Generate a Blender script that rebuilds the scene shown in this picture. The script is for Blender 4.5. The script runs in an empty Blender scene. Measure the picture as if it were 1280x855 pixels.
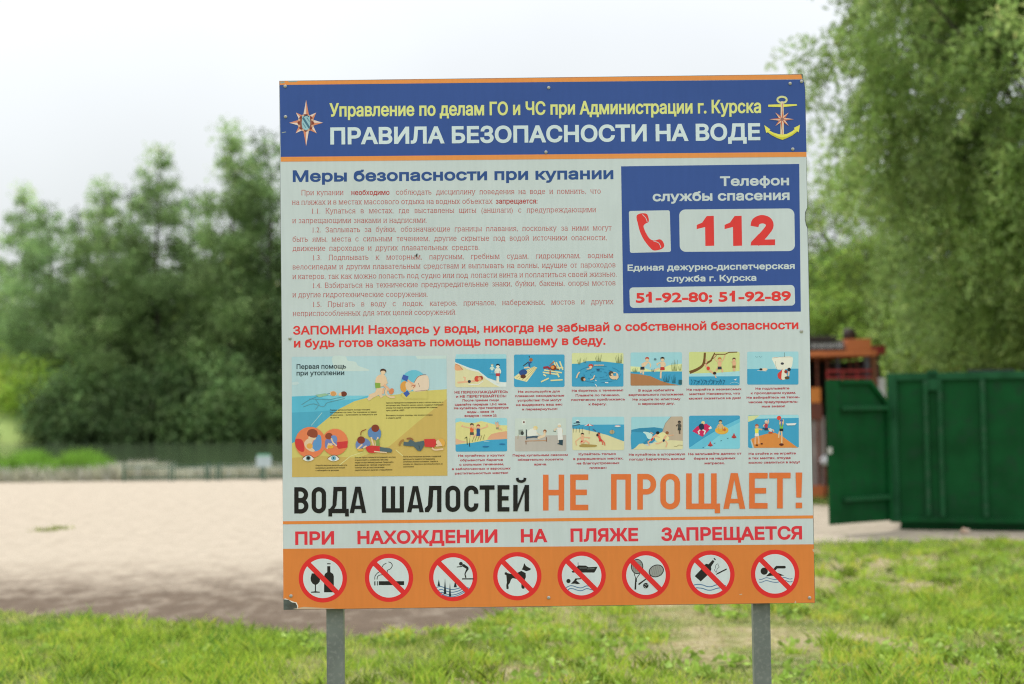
import bpy, bmesh, math, random
import numpy as np
from mathutils import Vector, Matrix

random.seed(7)
rng = np.random.default_rng(7)
scene = bpy.context.scene
COL = scene.collection
R = math.radians
PI = math.pi

# ------------------------------------------------------------------ camera
PITCH, ROLL, FPX, PW, PH, EYE = R(2.6), R(-0.75), 1778.0, 1280.0, 855.0, 1.6
cam_d = bpy.data.cameras.new('camera')
cam = bpy.data.objects.new('camera', cam_d)
COL.objects.link(cam)
cam.location = (0, 0, EYE)
cam.rotation_mode = 'XYZ'
cam.matrix_world = (Matrix.Translation((0, 0, EYE)) @ Matrix.Rotation(PI / 2 + PITCH, 4, 'X')
                    @ Matrix.Rotation(ROLL, 4, 'Z'))
cam_d.sensor_width = 36.0
cam_d.lens = 36.0 * FPX / PW
cam_d.clip_end = 2000.0
cam_d.clip_start = 0.05
cam_d.dof.use_dof = True
cam_d.dof.focus_distance = 5.4
cam_d.dof.aperture_fstop = 1.75
scene.camera = cam

# ------------------------------------------------------------------ world: bright thin overcast
SUN_EL, SUN_AZ = R(58), R(-28)         # sun high, behind the board and a little to the left
world = bpy.data.worlds.new('World')
scene.world = world
world.use_nodes = True
wt = world.node_tree
wt.nodes.clear()
wo = wt.nodes.new('ShaderNodeOutputWorld')
bg = wt.nodes.new('ShaderNodeBackground')
sky = wt.nodes.new('ShaderNodeTexSky')
sky.sky_type = 'NISHITA'
sky.sun_disc = False
sky.sun_elevation = SUN_EL
sky.sun_rotation = SUN_AZ
sky.air_density = 1.2
sky.dust_density = 4.0
bg.inputs['Strength'].default_value = 0.12
# cloud sheet: brighter overhead than at the horizon, slightly mottled
geo = wt.nodes.new('ShaderNodeTexCoord')
sep = wt.nodes.new('ShaderNodeSeparateXYZ')
wt.links.new(geo.outputs['Generated'], sep.inputs[0])
ramp = wt.nodes.new('ShaderNodeValToRGB')
wt.links.new(sep.outputs['Z'], ramp.inputs['Fac'])
cr = ramp.color_ramp
cr.elements[0].position = 0.0
cr.elements[0].color = (0.80, 0.83, 0.86, 1)
cr.elements[1].position = 1.0
cr.elements[1].color = (1.0, 1.0, 1.0, 1)
e = cr.elements.new(0.12); e.color = (0.81, 0.85, 0.87, 1)
e = cr.elements.new(0.3); e.color = (0.86, 0.89, 0.92, 1)
noi = wt.nodes.new('ShaderNodeTexNoise')
noi.inputs['Scale'].default_value = 2.2
noi.inputs['Detail'].default_value = 4
noi.inputs['Roughness'].default_value = 0.45
wt.links.new(geo.outputs['Generated'], noi.inputs['Vector'])
mr = wt.nodes.new('ShaderNodeMapRange')
mr.inputs['From Min'].default_value = 0.3
mr.inputs['From Max'].default_value = 0.7
mr.inputs['To Min'].default_value = 0.86
mr.inputs['To Max'].default_value = 1.05
wt.links.new(noi.outputs['Fac'], mr.inputs['Value'])
# brightness grows towards the zenith (overcast sky)
mz = wt.nodes.new('ShaderNodeMapRange')
mz.inputs['From Min'].default_value = 0.0
mz.inputs['From Max'].default_value = 1.0
mz.inputs['To Min'].default_value = 7.3
mz.inputs['To Max'].default_value = 18.0
wt.links.new(sep.outputs['Z'], mz.inputs['Value'])
mm = wt.nodes.new('ShaderNodeMath'); mm.operation = 'MULTIPLY'
wt.links.new(mr.outputs[0], mm.inputs[0]); wt.links.new(mz.outputs[0], mm.inputs[1])
vs = wt.nodes.new('ShaderNodeVectorMath'); vs.operation = 'SCALE'
wt.links.new(ramp.outputs['Color'], vs.inputs[0]); wt.links.new(mm.outputs[0], vs.inputs['Scale'])
mix = wt.nodes.new('ShaderNodeMix'); mix.data_type = 'RGBA'
mix.inputs['Factor'].default_value = 0.90
wt.links.new(sky.outputs['Color'], mix.inputs['A'])
wt.links.new(vs.outputs[0], mix.inputs['B'])
wt.links.new(mix.outputs['Result'], bg.inputs['Color'])
wt.links.new(bg.outputs[0], wo.inputs['Surface'])

sun_d = bpy.data.lights.new('sun', 'SUN')
sun_d.energy = 2.1
sun_d.angle = R(12)
sun_d.color = (1.0, 0.96, 0.9)
sun = bpy.data.objects.new('sun', sun_d)
COL.objects.link(sun)
sdir = Vector((math.sin(SUN_AZ) * math.cos(SUN_EL), math.cos(SUN_AZ) * math.cos(SUN_EL), math.sin(SUN_EL)))
sun.rotation_mode = 'QUATERNION'
sun.rotation_quaternion = sdir.to_track_quat('Z', 'Y')
sun.location = (0, 0, 40)

vsn = scene.view_settings
vsn.view_transform = 'Standard'
vsn.look = 'None'
vsn.exposure = 0.06
vsn.gamma = 1.0
scene.cycles.max_bounces = 6
scene.cycles.volume_bounces = 0
scene.cycles.filter_width = 1.15
scene.cycles.use_adaptive_sampling = False
scene.cycles.use_denoising = True
scene.cycles.denoiser = 'OPENIMAGEDENOISE'
scene.cycles.denoising_prefilter = 'NONE'
scene.cycles.denoising_input_passes = 'RGB_ALBEDO_NORMAL'

# ------------------------------------------------------------------ helpers
def lin(c):
    c = c / 255.0
    return c / 12.92 if c <= 0.04045 else ((c + 0.055) / 1.055) ** 2.4

def hexlin(h, k=1.0):
    return tuple(min(0.92, lin(int(h[i:i + 2], 16)) * k) for i in (0, 2, 4))

def put(o, label=None, cat=None, group=None, kind=None):
    if label: o['label'] = label
    if cat: o['category'] = cat
    if group: o['group'] = group
    if kind: o['kind'] = kind
    return o

def empty(name, loc=(0, 0, 0), rz=0.0, label=None, cat=None, group=None):
    o = bpy.data.objects.new(name, None)
    o.empty_display_size = 0.2
    COL.objects.link(o)
    o.location = loc
    o.rotation_euler = (0, 0, rz)
    return put(o, label, cat, group)

def link(name, me, mat=None, parent=None):
    o = bpy.data.objects.new(name, me)
    COL.objects.link(o)
    if mat is not None and not me.materials:
        me.materials.append(mat)
    if parent is not None:
        o.parent = parent
    return o

def arr_mesh(name, V, F4, cols=None, mat=None):
    """mesh from an (n,3) array and an (m,k) face index array; cols: per-face RGB"""
    V = np.asarray(V, dtype=np.float32); F4 = np.asarray(F4, dtype=np.int32)
    me = bpy.data.meshes.new(name)
    k = F4.shape[1]
    me.vertices.add(len(V)); me.vertices.foreach_set('co', V.ravel())
    me.loops.add(F4.size); me.loops.foreach_set('vertex_index', F4.ravel())
    me.polygons.add(len(F4))
    me.polygons.foreach_set('loop_start', np.arange(0, F4.size, k, dtype=np.int32))
    me.polygons.foreach_set('loop_total', np.full(len(F4), k, dtype=np.int32))
    me.update(calc_edges=True)
    if cols is not None:
        ca = me.color_attributes.new('Col', 'FLOAT_COLOR', 'CORNER')
        c4 = np.ones((len(F4), 4), dtype=np.float32); c4[:, :3] = cols
        ca.data.foreach_set('color', np.repeat(c4, k, axis=0).ravel())
    if mat: me.materials.append(mat)
    return me

class MB:
    """collects boxes, tubes and prisms into one mesh"""
    def __init__(s): s.bm = bmesh.new()
    def box(s, x0, x1, y0, y1, z0, z1, bev=0.0, mat=None):
        r = bmesh.ops.create_cube(s.bm, size=1.0)
        M = Matrix.Translation(((x0 + x1) / 2, (y0 + y1) / 2, (z0 + z1) / 2)) @ Matrix.Diagonal((x1 - x0, y1 - y0, z1 - z0, 1))
        bmesh.ops.transform(s.bm, matrix=(mat @ M if mat else M), verts=r['verts'])
        if bev > 0:
            es = list({e for v in r['verts'] for e in v.link_edges})
            bmesh.ops.bevel(s.bm, geom=es, offset=bev, segments=2, affect='EDGES', profile=0.6)
        return s
    def tube(s, pts, radii, n=8, cap=True):
        pts = [Vector(p) for p in pts]
        if not hasattr(radii, '__len__'): radii = [radii] * len(pts)
        rings = []
        for i, p in enumerate(pts):
            d = (pts[min(i + 1, len(pts) - 1)] - pts[max(i - 1, 0)]).normalized()
            a = Vector((0, 0, 1)) if abs(d.z) < 0.9 else Vector((1, 0, 0))
            u = d.cross(a).normalized(); w = d.cross(u)
            rings.append([s.bm.verts.new(p + (u * math.cos(t) + w * math.sin(t)) * radii[i])
                          for t in [2 * PI * k / n for k in range(n)]])
        for a, b in zip(rings, rings[1:]):
            for k in range(n):
                f = s.bm.faces.new((a[k], a[(k + 1) % n], b[(k + 1) % n], b[k])); f.smooth = True
        if cap:
            s.bm.faces.new(list(reversed(rings[0]))); s.bm.faces.new(rings[-1])
        return s
    def prism(s, pts, y0, y1):
        """polygon in x,z extruded from y0 to y1"""
        a = [s.bm.verts.new((x, y0, z)) for x, z in pts]
        b = [s.bm.verts.new((x, y1, z)) for x, z in pts]
        n = len(pts)
        s.bm.faces.new(a); s.bm.faces.new(list(reversed(b)))
        for k in range(n):
            s.bm.faces.new((a[k], b[k], b[(k + 1) % n], a[(k + 1) % n]))
        return s
    def lathe(s, prof, axis='z', n=16, at=(0, 0, 0)):
        rings = []
        for r, h in prof:
            ring = []
            for k in range(n):
                t = 2 * PI * k / n
                if axis == 'z': p = (at[0] + r * math.cos(t), at[1] + r * math.sin(t), at[2] + h)
                else: p = (at[0] + r * math.cos(t), at[1] - h, at[2] + r * math.sin(t))
                ring.append(s.bm.verts.new(p))
            rings.append(ring)
        for a, b in zip(rings, rings[1:]):
            for k in range(n):
                f = s.bm.faces.new((a[k], a[(k + 1) % n], b[(k + 1) % n], b[k])); f.smooth = True
        s.bm.faces.new(rings[-1]); s.bm.faces.new(list(reversed(rings[0])))
        return s
    def mesh(s, name, mat=None):
        bmesh.ops.recalc_face_normals(s.bm, faces=s.bm.faces)
        me = bpy.data.meshes.new(name); s.bm.to_mesh(me); s.bm.free()
        if mat: me.materials.append(mat)
        return me
    def build(s, name, mat, parent=None):
        return link(name, s.mesh(name, mat), None, parent)

# ------------------------------------------------------------------ materials
def mat_new(name):
    m = bpy.data.materials.new(name); m.use_nodes = True
    nt = m.node_tree; b = nt.nodes['Principled BSDF']
    return m, nt, b

def surf(name, c1, c2=None, scale=5.0, rough=0.7, bump=0.0, bscale=None, metal=0.0, spec=0.4, detail=6, c3=None, s3=40.0, coord='Object', lo=0.35, hi=0.65):
    m, nt, b = mat_new(name)
    b.inputs['Roughness'].default_value = rough
    b.inputs['Metallic'].default_value = metal
    b.inputs['Specular IOR Level'].default_value = spec
    tc = nt.nodes.new('ShaderNodeTexCoord')
    if c2 is None: c2 = tuple(x * 0.8 for x in c1)
    n = nt.nodes.new('ShaderNodeTexNoise'); n.inputs['Scale'].default_value = scale; n.inputs['Detail'].default_value = detail
    nt.links.new(tc.outputs[coord], n.inputs['Vector'])
    r = nt.nodes.new('ShaderNodeValToRGB')
    r.color_ramp.elements[0].position = lo; r.color_ramp.elements[1].position = hi
    r.color_ramp.elements[0].color = (*c1, 1); r.color_ramp.elements[1].color = (*c2, 1)
    nt.links.new(n.outputs['Fac'], r.inputs['Fac'])
    out = r.outputs['Color']
    if c3 is not None:
        n3 = nt.nodes.new('ShaderNodeTexNoise'); n3.inputs['Scale'].default_value = s3; n3.inputs['Detail'].default_value = 4
        nt.links.new(tc.outputs[coord], n3.inputs['Vector'])
        r3 = nt.nodes.new('ShaderNodeValToRGB'); r3.color_ramp.elements[0].position = 0.5; r3.color_ramp.elements[1].position = 0.7
        r3.color_ramp.elements[0].color = (0, 0, 0, 1); r3.color_ramp.elements[1].color = (1, 1, 1, 1)
        nt.links.new(n3.outputs['Fac'], r3.inputs['Fac'])
        mx = nt.nodes.new('ShaderNodeMix'); mx.data_type = 'RGBA'
        nt.links.new(r3.outputs['Color'], mx.inputs['Factor']); nt.links.new(out, mx.inputs['A'])
        mx.inputs['B'].default_value = (*c3, 1)
        out = mx.outputs['Result']
    nt.links.new(out, b.inputs['Base Color'])
    if bump:
        nb = nt.nodes.new('ShaderNodeTexNoise'); nb.inputs['Scale'].default_value = bscale or scale * 4; nb.inputs['Detail'].default_value = 8
        nt.links.new(tc.outputs[coord], nb.inputs['Vector'])
        bp = nt.nodes.new('ShaderNodeBump'); bp.inputs['Strength'].default_value = bump; bp.inputs['Distance'].default_value = 0.02
        nt.links.new(nb.outputs['Fac'], bp.inputs['Height']); nt.links.new(bp.outputs[0], b.inputs['Normal'])
    return m

def leaf_mat(name, trans=0.45, bright=1.0):
    m, nt, b = mat_new(name)
    at = nt.nodes.new('ShaderNodeAttribute'); at.attribute_name = 'Col'
    b.inputs['Roughness'].default_value = 0.55
    b.inputs['Specular IOR Level'].default_value = 0.25
    oi = nt.nodes.new('ShaderNodeObjectInfo')
    hv = nt.nodes.new('ShaderNodeHueSaturation')
    mv = nt.nodes.new('ShaderNodeMapRange')
    mv.inputs['To Min'].default_value = 0.85 * bright; mv.inputs['To Max'].default_value = 1.15 * bright
    nt.links.new(oi.outputs['Random'], mv.inputs['Value']); nt.links.new(mv.outputs[0], hv.inputs['Value'])
    nt.links.new(at.outputs['Color'], hv.inputs['Color'])
    nt.links.new(hv.outputs[0], b.inputs['Base Color'])
    tr = nt.nodes.new('ShaderNodeBsdfTranslucent')
    nt.links.new(hv.outputs[0], tr.inputs['Color'])
    ms = nt.nodes.new('ShaderNodeMixShader'); ms.inputs[0].default_value = trans
    out = nt.nodes['Material Output']
    nt.links.new(b.outputs[0], ms.inputs[1]); nt.links.new(tr.outputs[0], ms.inputs[2])
    nt.links.new(ms.outputs[0], out.inputs['Surface'])
    return m

M_LEAF = leaf_mat('leaf', 0.5, 1.2)
M_GRASS = leaf_mat('grass_blade', 0.4, 1.15)
M_BARK = surf('bark', (0.09, 0.075, 0.06), (0.045, 0.038, 0.03), 3.0, 0.9, 0.6)
M_BARKL = surf('bark_pale', (0.20, 0.19, 0.17), (0.09, 0.085, 0.075), 3.0, 0.9, 0.5)
M_GALV = surf('galvanised_steel', (0.15, 0.18, 0.17), (0.09, 0.11, 0.105), 30.0, 0.5, 0.1, metal=0.3, c3=(0.06, 0.045, 0.03), s3=14)
M_POST = surf('grey_painted_steel', (0.185, 0.215, 0.20), (0.15, 0.175, 0.165), 9.0, 0.45, 0.08, c3=(0.24, 0.26, 0.24), s3=60)
M_SCREW = surf('zinc_screw', (0.55, 0.57, 0.55), (0.40, 0.41, 0.37), 60.0, 0.4, metal=0.3)
M_RUST = surf('dark_rust', (0.07, 0.045, 0.03), (0.12, 0.06, 0.03), 60.0, 0.9)

def print_mat():
    m, nt, b = mat_new('printed_vinyl')
    at = nt.nodes.new('ShaderNodeAttribute'); at.attribute_name = 'Col'
    tc = nt.nodes.new('ShaderNodeTexCoord')
    n = nt.nodes.new('ShaderNodeTexNoise'); n.inputs['Scale'].default_value = 1.7; n.inputs['Detail'].default_value = 9; n.inputs['Roughness'].default_value = 0.65
    nt.links.new(tc.outputs['Object'], n.inputs['Vector'])
    mr = nt.nodes.new('ShaderNodeMapRange'); mr.inputs['From Min'].default_value = 0.35; mr.inputs['From Max'].default_value = 0.65
    mr.inputs['To Min'].default_value = 0.93; mr.inputs['To Max'].default_value = 1.0
    nt.links.new(n.outputs['Fac'], mr.inputs['Value'])
    # fine faded speckle, stretched downwards like rain streaks
    mp = nt.nodes.new('ShaderNodeMapping'); mp.inputs['Scale'].default_value = (60, 60, 6)
    nt.links.new(tc.outputs['Object'], mp.inputs['Vector'])
    n2 = nt.nodes.new('ShaderNodeTexNoise'); n2.inputs['Scale'].default_value = 1.0; n2.inputs['Detail'].default_value = 5
    nt.links.new(mp.outputs[0], n2.inputs['Vector'])
    m2 = nt.nodes.new('ShaderNodeMapRange'); m2.inputs['From Min'].default_value = 0.3; m2.inputs['From Max'].default_value = 0.7
    m2.inputs['To Min'].default_value = 0.965; m2.inputs['To Max'].default_value = 1.02
    nt.links.new(n2.outputs['Fac'], m2.inputs['Value'])
    mu = nt.nodes.new('ShaderNodeMath'); mu.operation = 'MULTIPLY'
    nt.links.new(mr.outputs[0], mu.inputs[0]); nt.links.new(m2.outputs[0], mu.inputs[1])
    sc = nt.nodes.new('ShaderNodeVectorMath'); sc.operation = 'SCALE'
    nt.links.new(at.outputs['Color'], sc.inputs[0]); nt.links.new(mu.outputs[0], sc.inputs['Scale'])
    nt.links.new(sc.outputs[0], b.inputs['Base Color'])
    b.inputs['Roughness'].default_value = 0.42
    b.inputs['Specular IOR Level'].default_value = 0.2
    # the sheet is not quite flat
    nb = nt.nodes.new('ShaderNodeTexNoise'); nb.inputs['Scale'].default_value = 2.5; nb.inputs['Detail'].default_value = 2
    nt.links.new(tc.outputs['Object'], nb.inputs['Vector'])
    bp = nt.nodes.new('ShaderNodeBump'); bp.inputs['Strength'].default_value = 0.25; bp.inputs['Distance'].default_value = 0.03
    nt.links.new(nb.outputs['Fac'], bp.inputs['Height']); nt.links.new(bp.outputs[0], b.inputs['Normal'])
    return m
M_PRINT = print_mat()

# ================================================================== THE INFORMATION BOARD
# board plane: measured corner points of the photograph map onto a rectangle BW x BH metres
BW, BH = 2.009, 2.0116
CORN = [(349, 100.5), (1006, 93), (1019, 754), (354.5, 762)]
def homography(src, dst):
    A = []; b = []
    for (x, y), (u, v) in zip(src, dst):
        A.append([x, y, 1, 0, 0, 0, -u * x, -u * y]); b.append(u)
        A.append([0, 0, 0, x, y, 1, -v * x, -v * y]); b.append(v)
    h = np.linalg.solve(np.array(A, float), np.array(b, float))
    return np.append(h, 1).reshape(3, 3)
HM = homography(CORN, [(-BW / 2, BH / 2), (BW / 2, BH / 2), (BW / 2, -BH / 2), (-BW / 2, -BH / 2)])
def U(x, y):
    v = HM @ np.array([x, y, 1.0]); return v[0] / v[2], v[1] / v[2]
PXM = BH / 661.3          # metres per photograph pixel on the board
KC = 1.35                 # print colours: seen value -> albedo

board = empty('information_board', (0.128, 5.45, 0), 0,
              'large white, blue and orange beach safety board with Russian text on two grey steel posts', 'sign board')
TILT = Matrix.Translation((0, -0.05, 1.8497)) @ Matrix.Rotation(R(0.844), 4, 'X')
PARTS = []
def bpart(o):
    o.parent = board; o.matrix_local = TILT; PARTS.append(o); return o

STEP = 0.00004
class Art:
    """flat print on the board; x,y are photograph pixels after zoom offset/scale; each shape lies a hair above the last"""
    def __init__(s, z=(0, 0, 1), base=0.0006):
        s.z = z; s.V = []; s.F = []; s.C = []; s.y = base
    def p(s, x, y):
        return U(s.z[0] + x / s.z[2], s.z[1] + y / s.z[2])
    def raw(s, col, uv):
        i = len(s.V)
        s.V += [(u, -s.y, v) for u, v in uv]
        s.F.append(list(range(i, i + len(uv)))); s.C.append(hexlin(col, KC))
    def up(s): s.y += STEP
    def poly(s, col, pts, smooth=False):
        pts = list(zip(pts[0::2], pts[1::2]))
        if smooth: pts = catmull(pts, True)
        s.raw(col, [s.p(*q) for q in pts]); s.up(); return s
    def line(s, col, w, pts, smooth=False):
        pts = list(zip(pts[0::2], pts[1::2]))
        if smooth: pts = catmull(pts, False)
        n = len(pts); L = []; Rr = []
        for i, (x, y) in enumerate(pts):
            x0, y0 = pts[max(i - 1, 0)]; x1, y1 = pts[min(i + 1, n - 1)]
            ax, ay = x - x0, y - y0; bx, by = x1 - x, y1 - y
            la = math.hypot(ax, ay) or 1; lb = math.hypot(bx, by) or 1
            tx, ty = (ax / la if i else 0) + (bx / lb if i < n - 1 else 0), (ay / la if i else 0) + (by / lb if i < n - 1 else 0)
            lt = math.hypot(tx, ty) or 1; tx /= lt; ty /= lt
            k = 1.0
            if 0 < i < n - 1:
                c = max(0.5, abs(tx * ax / la + ty * ay / la)); k = 1 / c
            ww = (float(np.interp(i / (n - 1), np.linspace(0, 1, len(w)), w)) if hasattr(w, '__len__') else w) / 2 * k
            L.append((x - ty * ww, y + tx * ww)); Rr.append((x + ty * ww, y - tx * ww))
        for i in range(n - 1):
            s.raw(col, [s.p(*q) for q in (L[i], L[i + 1], Rr[i + 1], Rr[i])])
        s.up(); return s
    def ell(s, col, cx, cy, rx, ry=None, rot=0, n=22):
        ry = ry or rx; c, q = math.cos(R(rot)), math.sin(R(rot))
        pts = []
        for k in range(n):
            t = 2 * PI * k / n; a, b = rx * math.cos(t), ry * math.sin(t)
            pts += [cx + a * c - b * q, cy + a * q + b * c]
        return s.poly(col, pts)
    def rrect(s, col, q, r):
        """rounded quad, q = 4 corner points clockwise from top left"""
        out = []
        for i in range(4):
            P = Vector(q[i]); A = (Vector(q[i - 1]) - P).normalized(); B = (Vector(q[(i + 1) % 4]) - P).normalized()
            c = P + A * r + B * r
            for k in range(7):
                t = k / 6 * PI / 2
                v = c - A * r * math.sin(t) * 1.0 - B * r * math.cos(t)
                # sweep from the side of A to the side of B
                out.append(v)
            seg = out[-7:]; out = out[:-7] + seg
        pts = []
        for v in out: pts += [v.x, v.y]
        return s.poly(col, pts)
    def merge(s, other):
        pass
    def mesh(s, name):
        me = bpy.data.meshes.new(name)
        me.from_pydata(s.V, [], s.F); me.update()
        ca = me.color_attributes.new('Col', 'FLOAT_COLOR', 'CORNER')
        buf = []
        for f, c in zip(s.F, s.C): buf += [c[0], c[1], c[2], 1.0] * len(f)
        ca.data.foreach_set('color', buf)
        me.materials.append(M_PRINT)
        # all print faces look at the reader
        bm = bmesh.new(); bm.from_mesh(me)
        for f in bm.faces:
            if f.normal.y > 0: f.normal_flip()
        bm.to_mesh(me); bm.free()
        return me
    def part(s, name, parent=None, label=None):
        o = link(name, s.mesh(name), None)
        if parent is None: bpart(o)
        else: o.parent = parent
        if label: o['label'] = label
        return o

def catmull(p, closed, m=4):
    n = len(p); out = []
    rg = range(n) if closed else range(n - 1)
    for i in rg:
        if closed: a, b, c, d = p[i - 1], p[i], p[(i + 1) % n], p[(i + 2) % n]
        else: a, b, c, d = p[max(i - 1, 0)], p[i], p[i + 1], p[min(i + 2, n - 1)]
        for k in range(m):
            t = k / m
            out.append(tuple(0.5 * ((2 * b[j]) + (-a[j] + c[j]) * t + (2 * a[j] - 5 * b[j] + 4 * c[j] - d[j]) * t * t
                                    + (-a[j] + 3 * b[j] - 3 * c[j] + d[j]) * t ** 3) for j in (0, 1)))
    if not closed: out.append(p[-1])
    return out

# ---- lettering from Blender's own built-in font
_td = bpy.data.curves.new('tmp_text', 'FONT')
_to = bpy.data.objects.new('tmp_text', _td); COL.objects.link(_to)
def glyph_curve(s, res):
    _td.body = s; _td.resolution_u = res
    dg = bpy.context.evaluated_depsgraph_get(); dg.update()
    return _to.to_curve(dg).copy()
def curve_bounds(c):
    xs = []; ys = []
    for sp in c.splines:
        for b in sp.bezier_points:
            xs.append(b.co.x); ys.append(b.co.y)
    return min(xs), max(xs), min(ys), max(ys)
_c = glyph_curve('Н', 4); _b = curve_bounds(_c); CAPH = _b[3] - _b[2]; bpy.data.curves.remove(_c)
_c = glyph_curve('н', 4); _b = curve_bounds(_c); XH = (_b[3] - _b[2]) / CAPH; bpy.data.curves.remove(_c)
from mathutils.geometry import delaunay_2d_cdt
def outlines(c, kx, ky, res):
    """closed polylines of a glyph curve, scaled to metres"""
    out = []
    for sp in c.splines:
        bp = sp.bezier_points; n = len(bp); P = []
        for i in range(n):
            p0, p1, p2, p3 = bp[i].co, bp[i].handle_right, bp[(i + 1) % n].handle_left, bp[(i + 1) % n].co
            d = (p3 - p0); L = d.length
            if L < 1e-6: continue
            dev = max(abs(d.x * (q.y - p0.y) - d.y * (q.x - p0.x)) / L for q in (p1, p2))
            m = 1 if dev < 0.004 else res
            for k in range(m):
                t = k / m; u = 1 - t
                q = p0 * u ** 3 + p1 * 3 * u * u * t + p2 * 3 * u * t * t + p3 * t ** 3
                P.append((q.x * kx, q.y * ky))
        if len(P) > 2: out.append(np.array(P))
    return out
def grow(P, o, sgn):
    """offset a closed polyline by o (outwards for the glyph's outer contours)"""
    d = np.roll(P, -1, 0) - P; L = np.linalg.norm(d, axis=1)[:, None]; d = d / np.maximum(L, 1e-9)
    n1 = np.stack([d[:, 1], -d[:, 0]], 1) * sgn; n0 = np.roll(n1, 1, 0)
    m = n0 + n1; ml = np.maximum(np.linalg.norm(m, axis=1), 1e-6)[:, None]; m = m / ml
    k = 1.0 / np.maximum(np.sum(m * n1, 1), 0.55)[:, None]
    return P + m * k * o
def fill(polys, sgn):
    """triangles with positive winding, any overlap or crossing allowed"""
    V = []; E = []
    for P in polys:
        i = len(V); n = len(P); V += [Vector(q) for q in P]; E += [(i + k, i + (k + 1) % n) for k in range(n)]
    vo, eo, fo, *_ = delaunay_2d_cdt(V, E, [], 0, 1e-6)
    if not fo: return [], []
    vo = np.array([tuple(v) for v in vo]); T = [(f[0], f[k], f[k + 1]) for f in fo for k in range(1, len(f) - 1)]
    C = vo[np.array(T)].mean(1); W = np.zeros(len(C))
    for P in polys:
        A = P; B = np.roll(P, -1, 0)
        ax, ay = A[:, 0][None], A[:, 1][None]; bx, by = B[:, 0][None], B[:, 1][None]; cx, cy = C[:, :1], C[:, 1:]
        up = (ay <= cy) & (by > cy); dn = (ay > cy) & (by <= cy)
        side = (bx - ax) * (cy - ay) - (cx - ax) * (by - ay)
        W += np.sum(up & (side > 0), 1) - np.sum(dn & (side < 0), 1)
    return vo, [list(t) for t, w in zip(T, W) if w * sgn > 0]
GL = {}
def word_mesh(s, sx, capm, off, res, c, serif=False):
    k = capm / CAPH; S = 1000.0                       # fill in millimetres
    polys = outlines(c, k * sx * S, k * S, res)
    if not polys: return [], []
    area = [0.5 * float(np.sum(P[:, 0] * np.roll(P[:, 1], -1) - np.roll(P[:, 0], -1) * P[:, 1])) for P in polys]
    sgn = 1 if sum(area) > 0 else -1
    bars = []
    if serif:
        cm = capm * S; t = 0.05 * cm; ex = 0.06 * cm
        for P in polys:
            Q = np.roll(P, -1, 0)
            for p_, q_ in zip(P, Q):
                ln = abs(p_[0] - q_[0])
                if abs(p_[1] - q_[1]) < 0.004 * cm and 0.05 * cm < ln < 0.17 * cm:
                    for li, lv in enumerate((0.0, cm, cm * XH)):
                        if abs(p_[1] - lv) < 0.03 * cm:
                            xa, xb = min(p_[0], q_[0]) - ex, max(p_[0], q_[0]) + ex; za, zb = (lv, lv + t) if li == 0 else (lv - t, lv)
                            B_ = np.array([(xa, za), (xb, za), (xb, zb), (xa, zb)]); bars.append(B_ if sgn > 0 else B_[::-1])
    ar = lambda P: 0.5 * float(np.sum(P[:, 0] * np.roll(P[:, 1], -1) - np.roll(P[:, 0], -1) * P[:, 1]))
    polys.sort(key=lambda P: P[:, 0].min())
    groups = []; xm = -1e9
    for P in polys:
        if not groups or P[:, 0].min() > xm: groups.append([]); xm = -1e9
        groups[-1].append(P); xm = max(xm, P[:, 0].max())
    V = []; F = []
    for g in groups:
        sg = 1 if sum(ar(P) for P in g) > 0 else -1
        if off: g = [grow(P, off * capm * S, sg) for P in g]
        if serif:
            for P in list(bars):
                if g[0][:, 0].min() - 0.3 * cm < P[:, 0].mean() < max(Q[:, 0].max() for Q in g) + 0.3 * cm and min(Q[:, 0].min() for Q in g) <= P[:, 0].mean() <= max(Q[:, 0].max() for Q in g):
                    g.append(P if (ar(P) > 0) == (sg > 0) else P[::-1])
        v, f = fill(g, sg); b = len(V)
        V.extend([(x / S, y / S, 0.0) for x, y in v]); F.extend([[i + b for i in t] for t in f])
    return V, F
def text(art, s, x0, y0, x1, y1, cap, col, off=0.0, serif=False, justify=None, res=4, shear=0.0):
    """one line of lettering from baseline start to baseline end (photograph or zoom pixels), fitted to that length"""
    A = Vector(art.p(x0, y0)); B = Vector(art.p(x1, y1))
    capm = cap / art.z[2] * PXM / (1 + 2 * off)
    A_up = off * capm
    d = B - A; L = d.length; d.normalize(); nrm = Vector((-d.y, d.x))
    words = s.split(' ') if justify else [s]
    ws = []
    for w in words:
        c = glyph_curve(w, 2); b = curve_bounds(c)
        ws.append((b[0], b[1], c))
    k = capm / CAPH
    tot = sum(b - a for a, b, _ in ws) * k
    if justify:
        sx = justify
        mg = 0.40 * capm
        if tot * sx + mg * (len(words) - 1) > L: sx = (L - mg * (len(words) - 1)) / tot
        gap = (L - tot * sx) / max(1, len(words) - 1)
    else:
        sx = (L - 2 * off * capm) / tot; gap = 0
    x = 0.0 if justify else off * capm
    colr = hexlin(col, KC)
    for w, (a, b, c) in zip(words, ws):
        V, F = word_mesh(w, sx, capm, off, res, c, serif); bpy.data.curves.remove(c)
        ox = x - a * k * sx
        rr = off * capm
        sh = [(0, 0)]
        for q_, (dx, dy) in enumerate(sh):
            base = len(art.V); yy = art.y + q_ * 0.000004
            for vx, vy, vz in V:
                q = A + d * (vx + ox + dx) + nrm * (vy + dy)
                art.V.append((q.x, -(yy + (STEP * 0.6 if vz else 0)), q.y))
            for f in F:
                art.F.append([base + i for i in f]); art.C.append(colr)
        x += (b - a) * k * sx + gap
    art.up()
    return art

WHITE, BLUE, ORANGE, BAND, RED, BLACK = 'bac5c8', '344f8f', 'dc8b4b', 'cc7a3c', 'd03a38', '1e1e1d'

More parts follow.
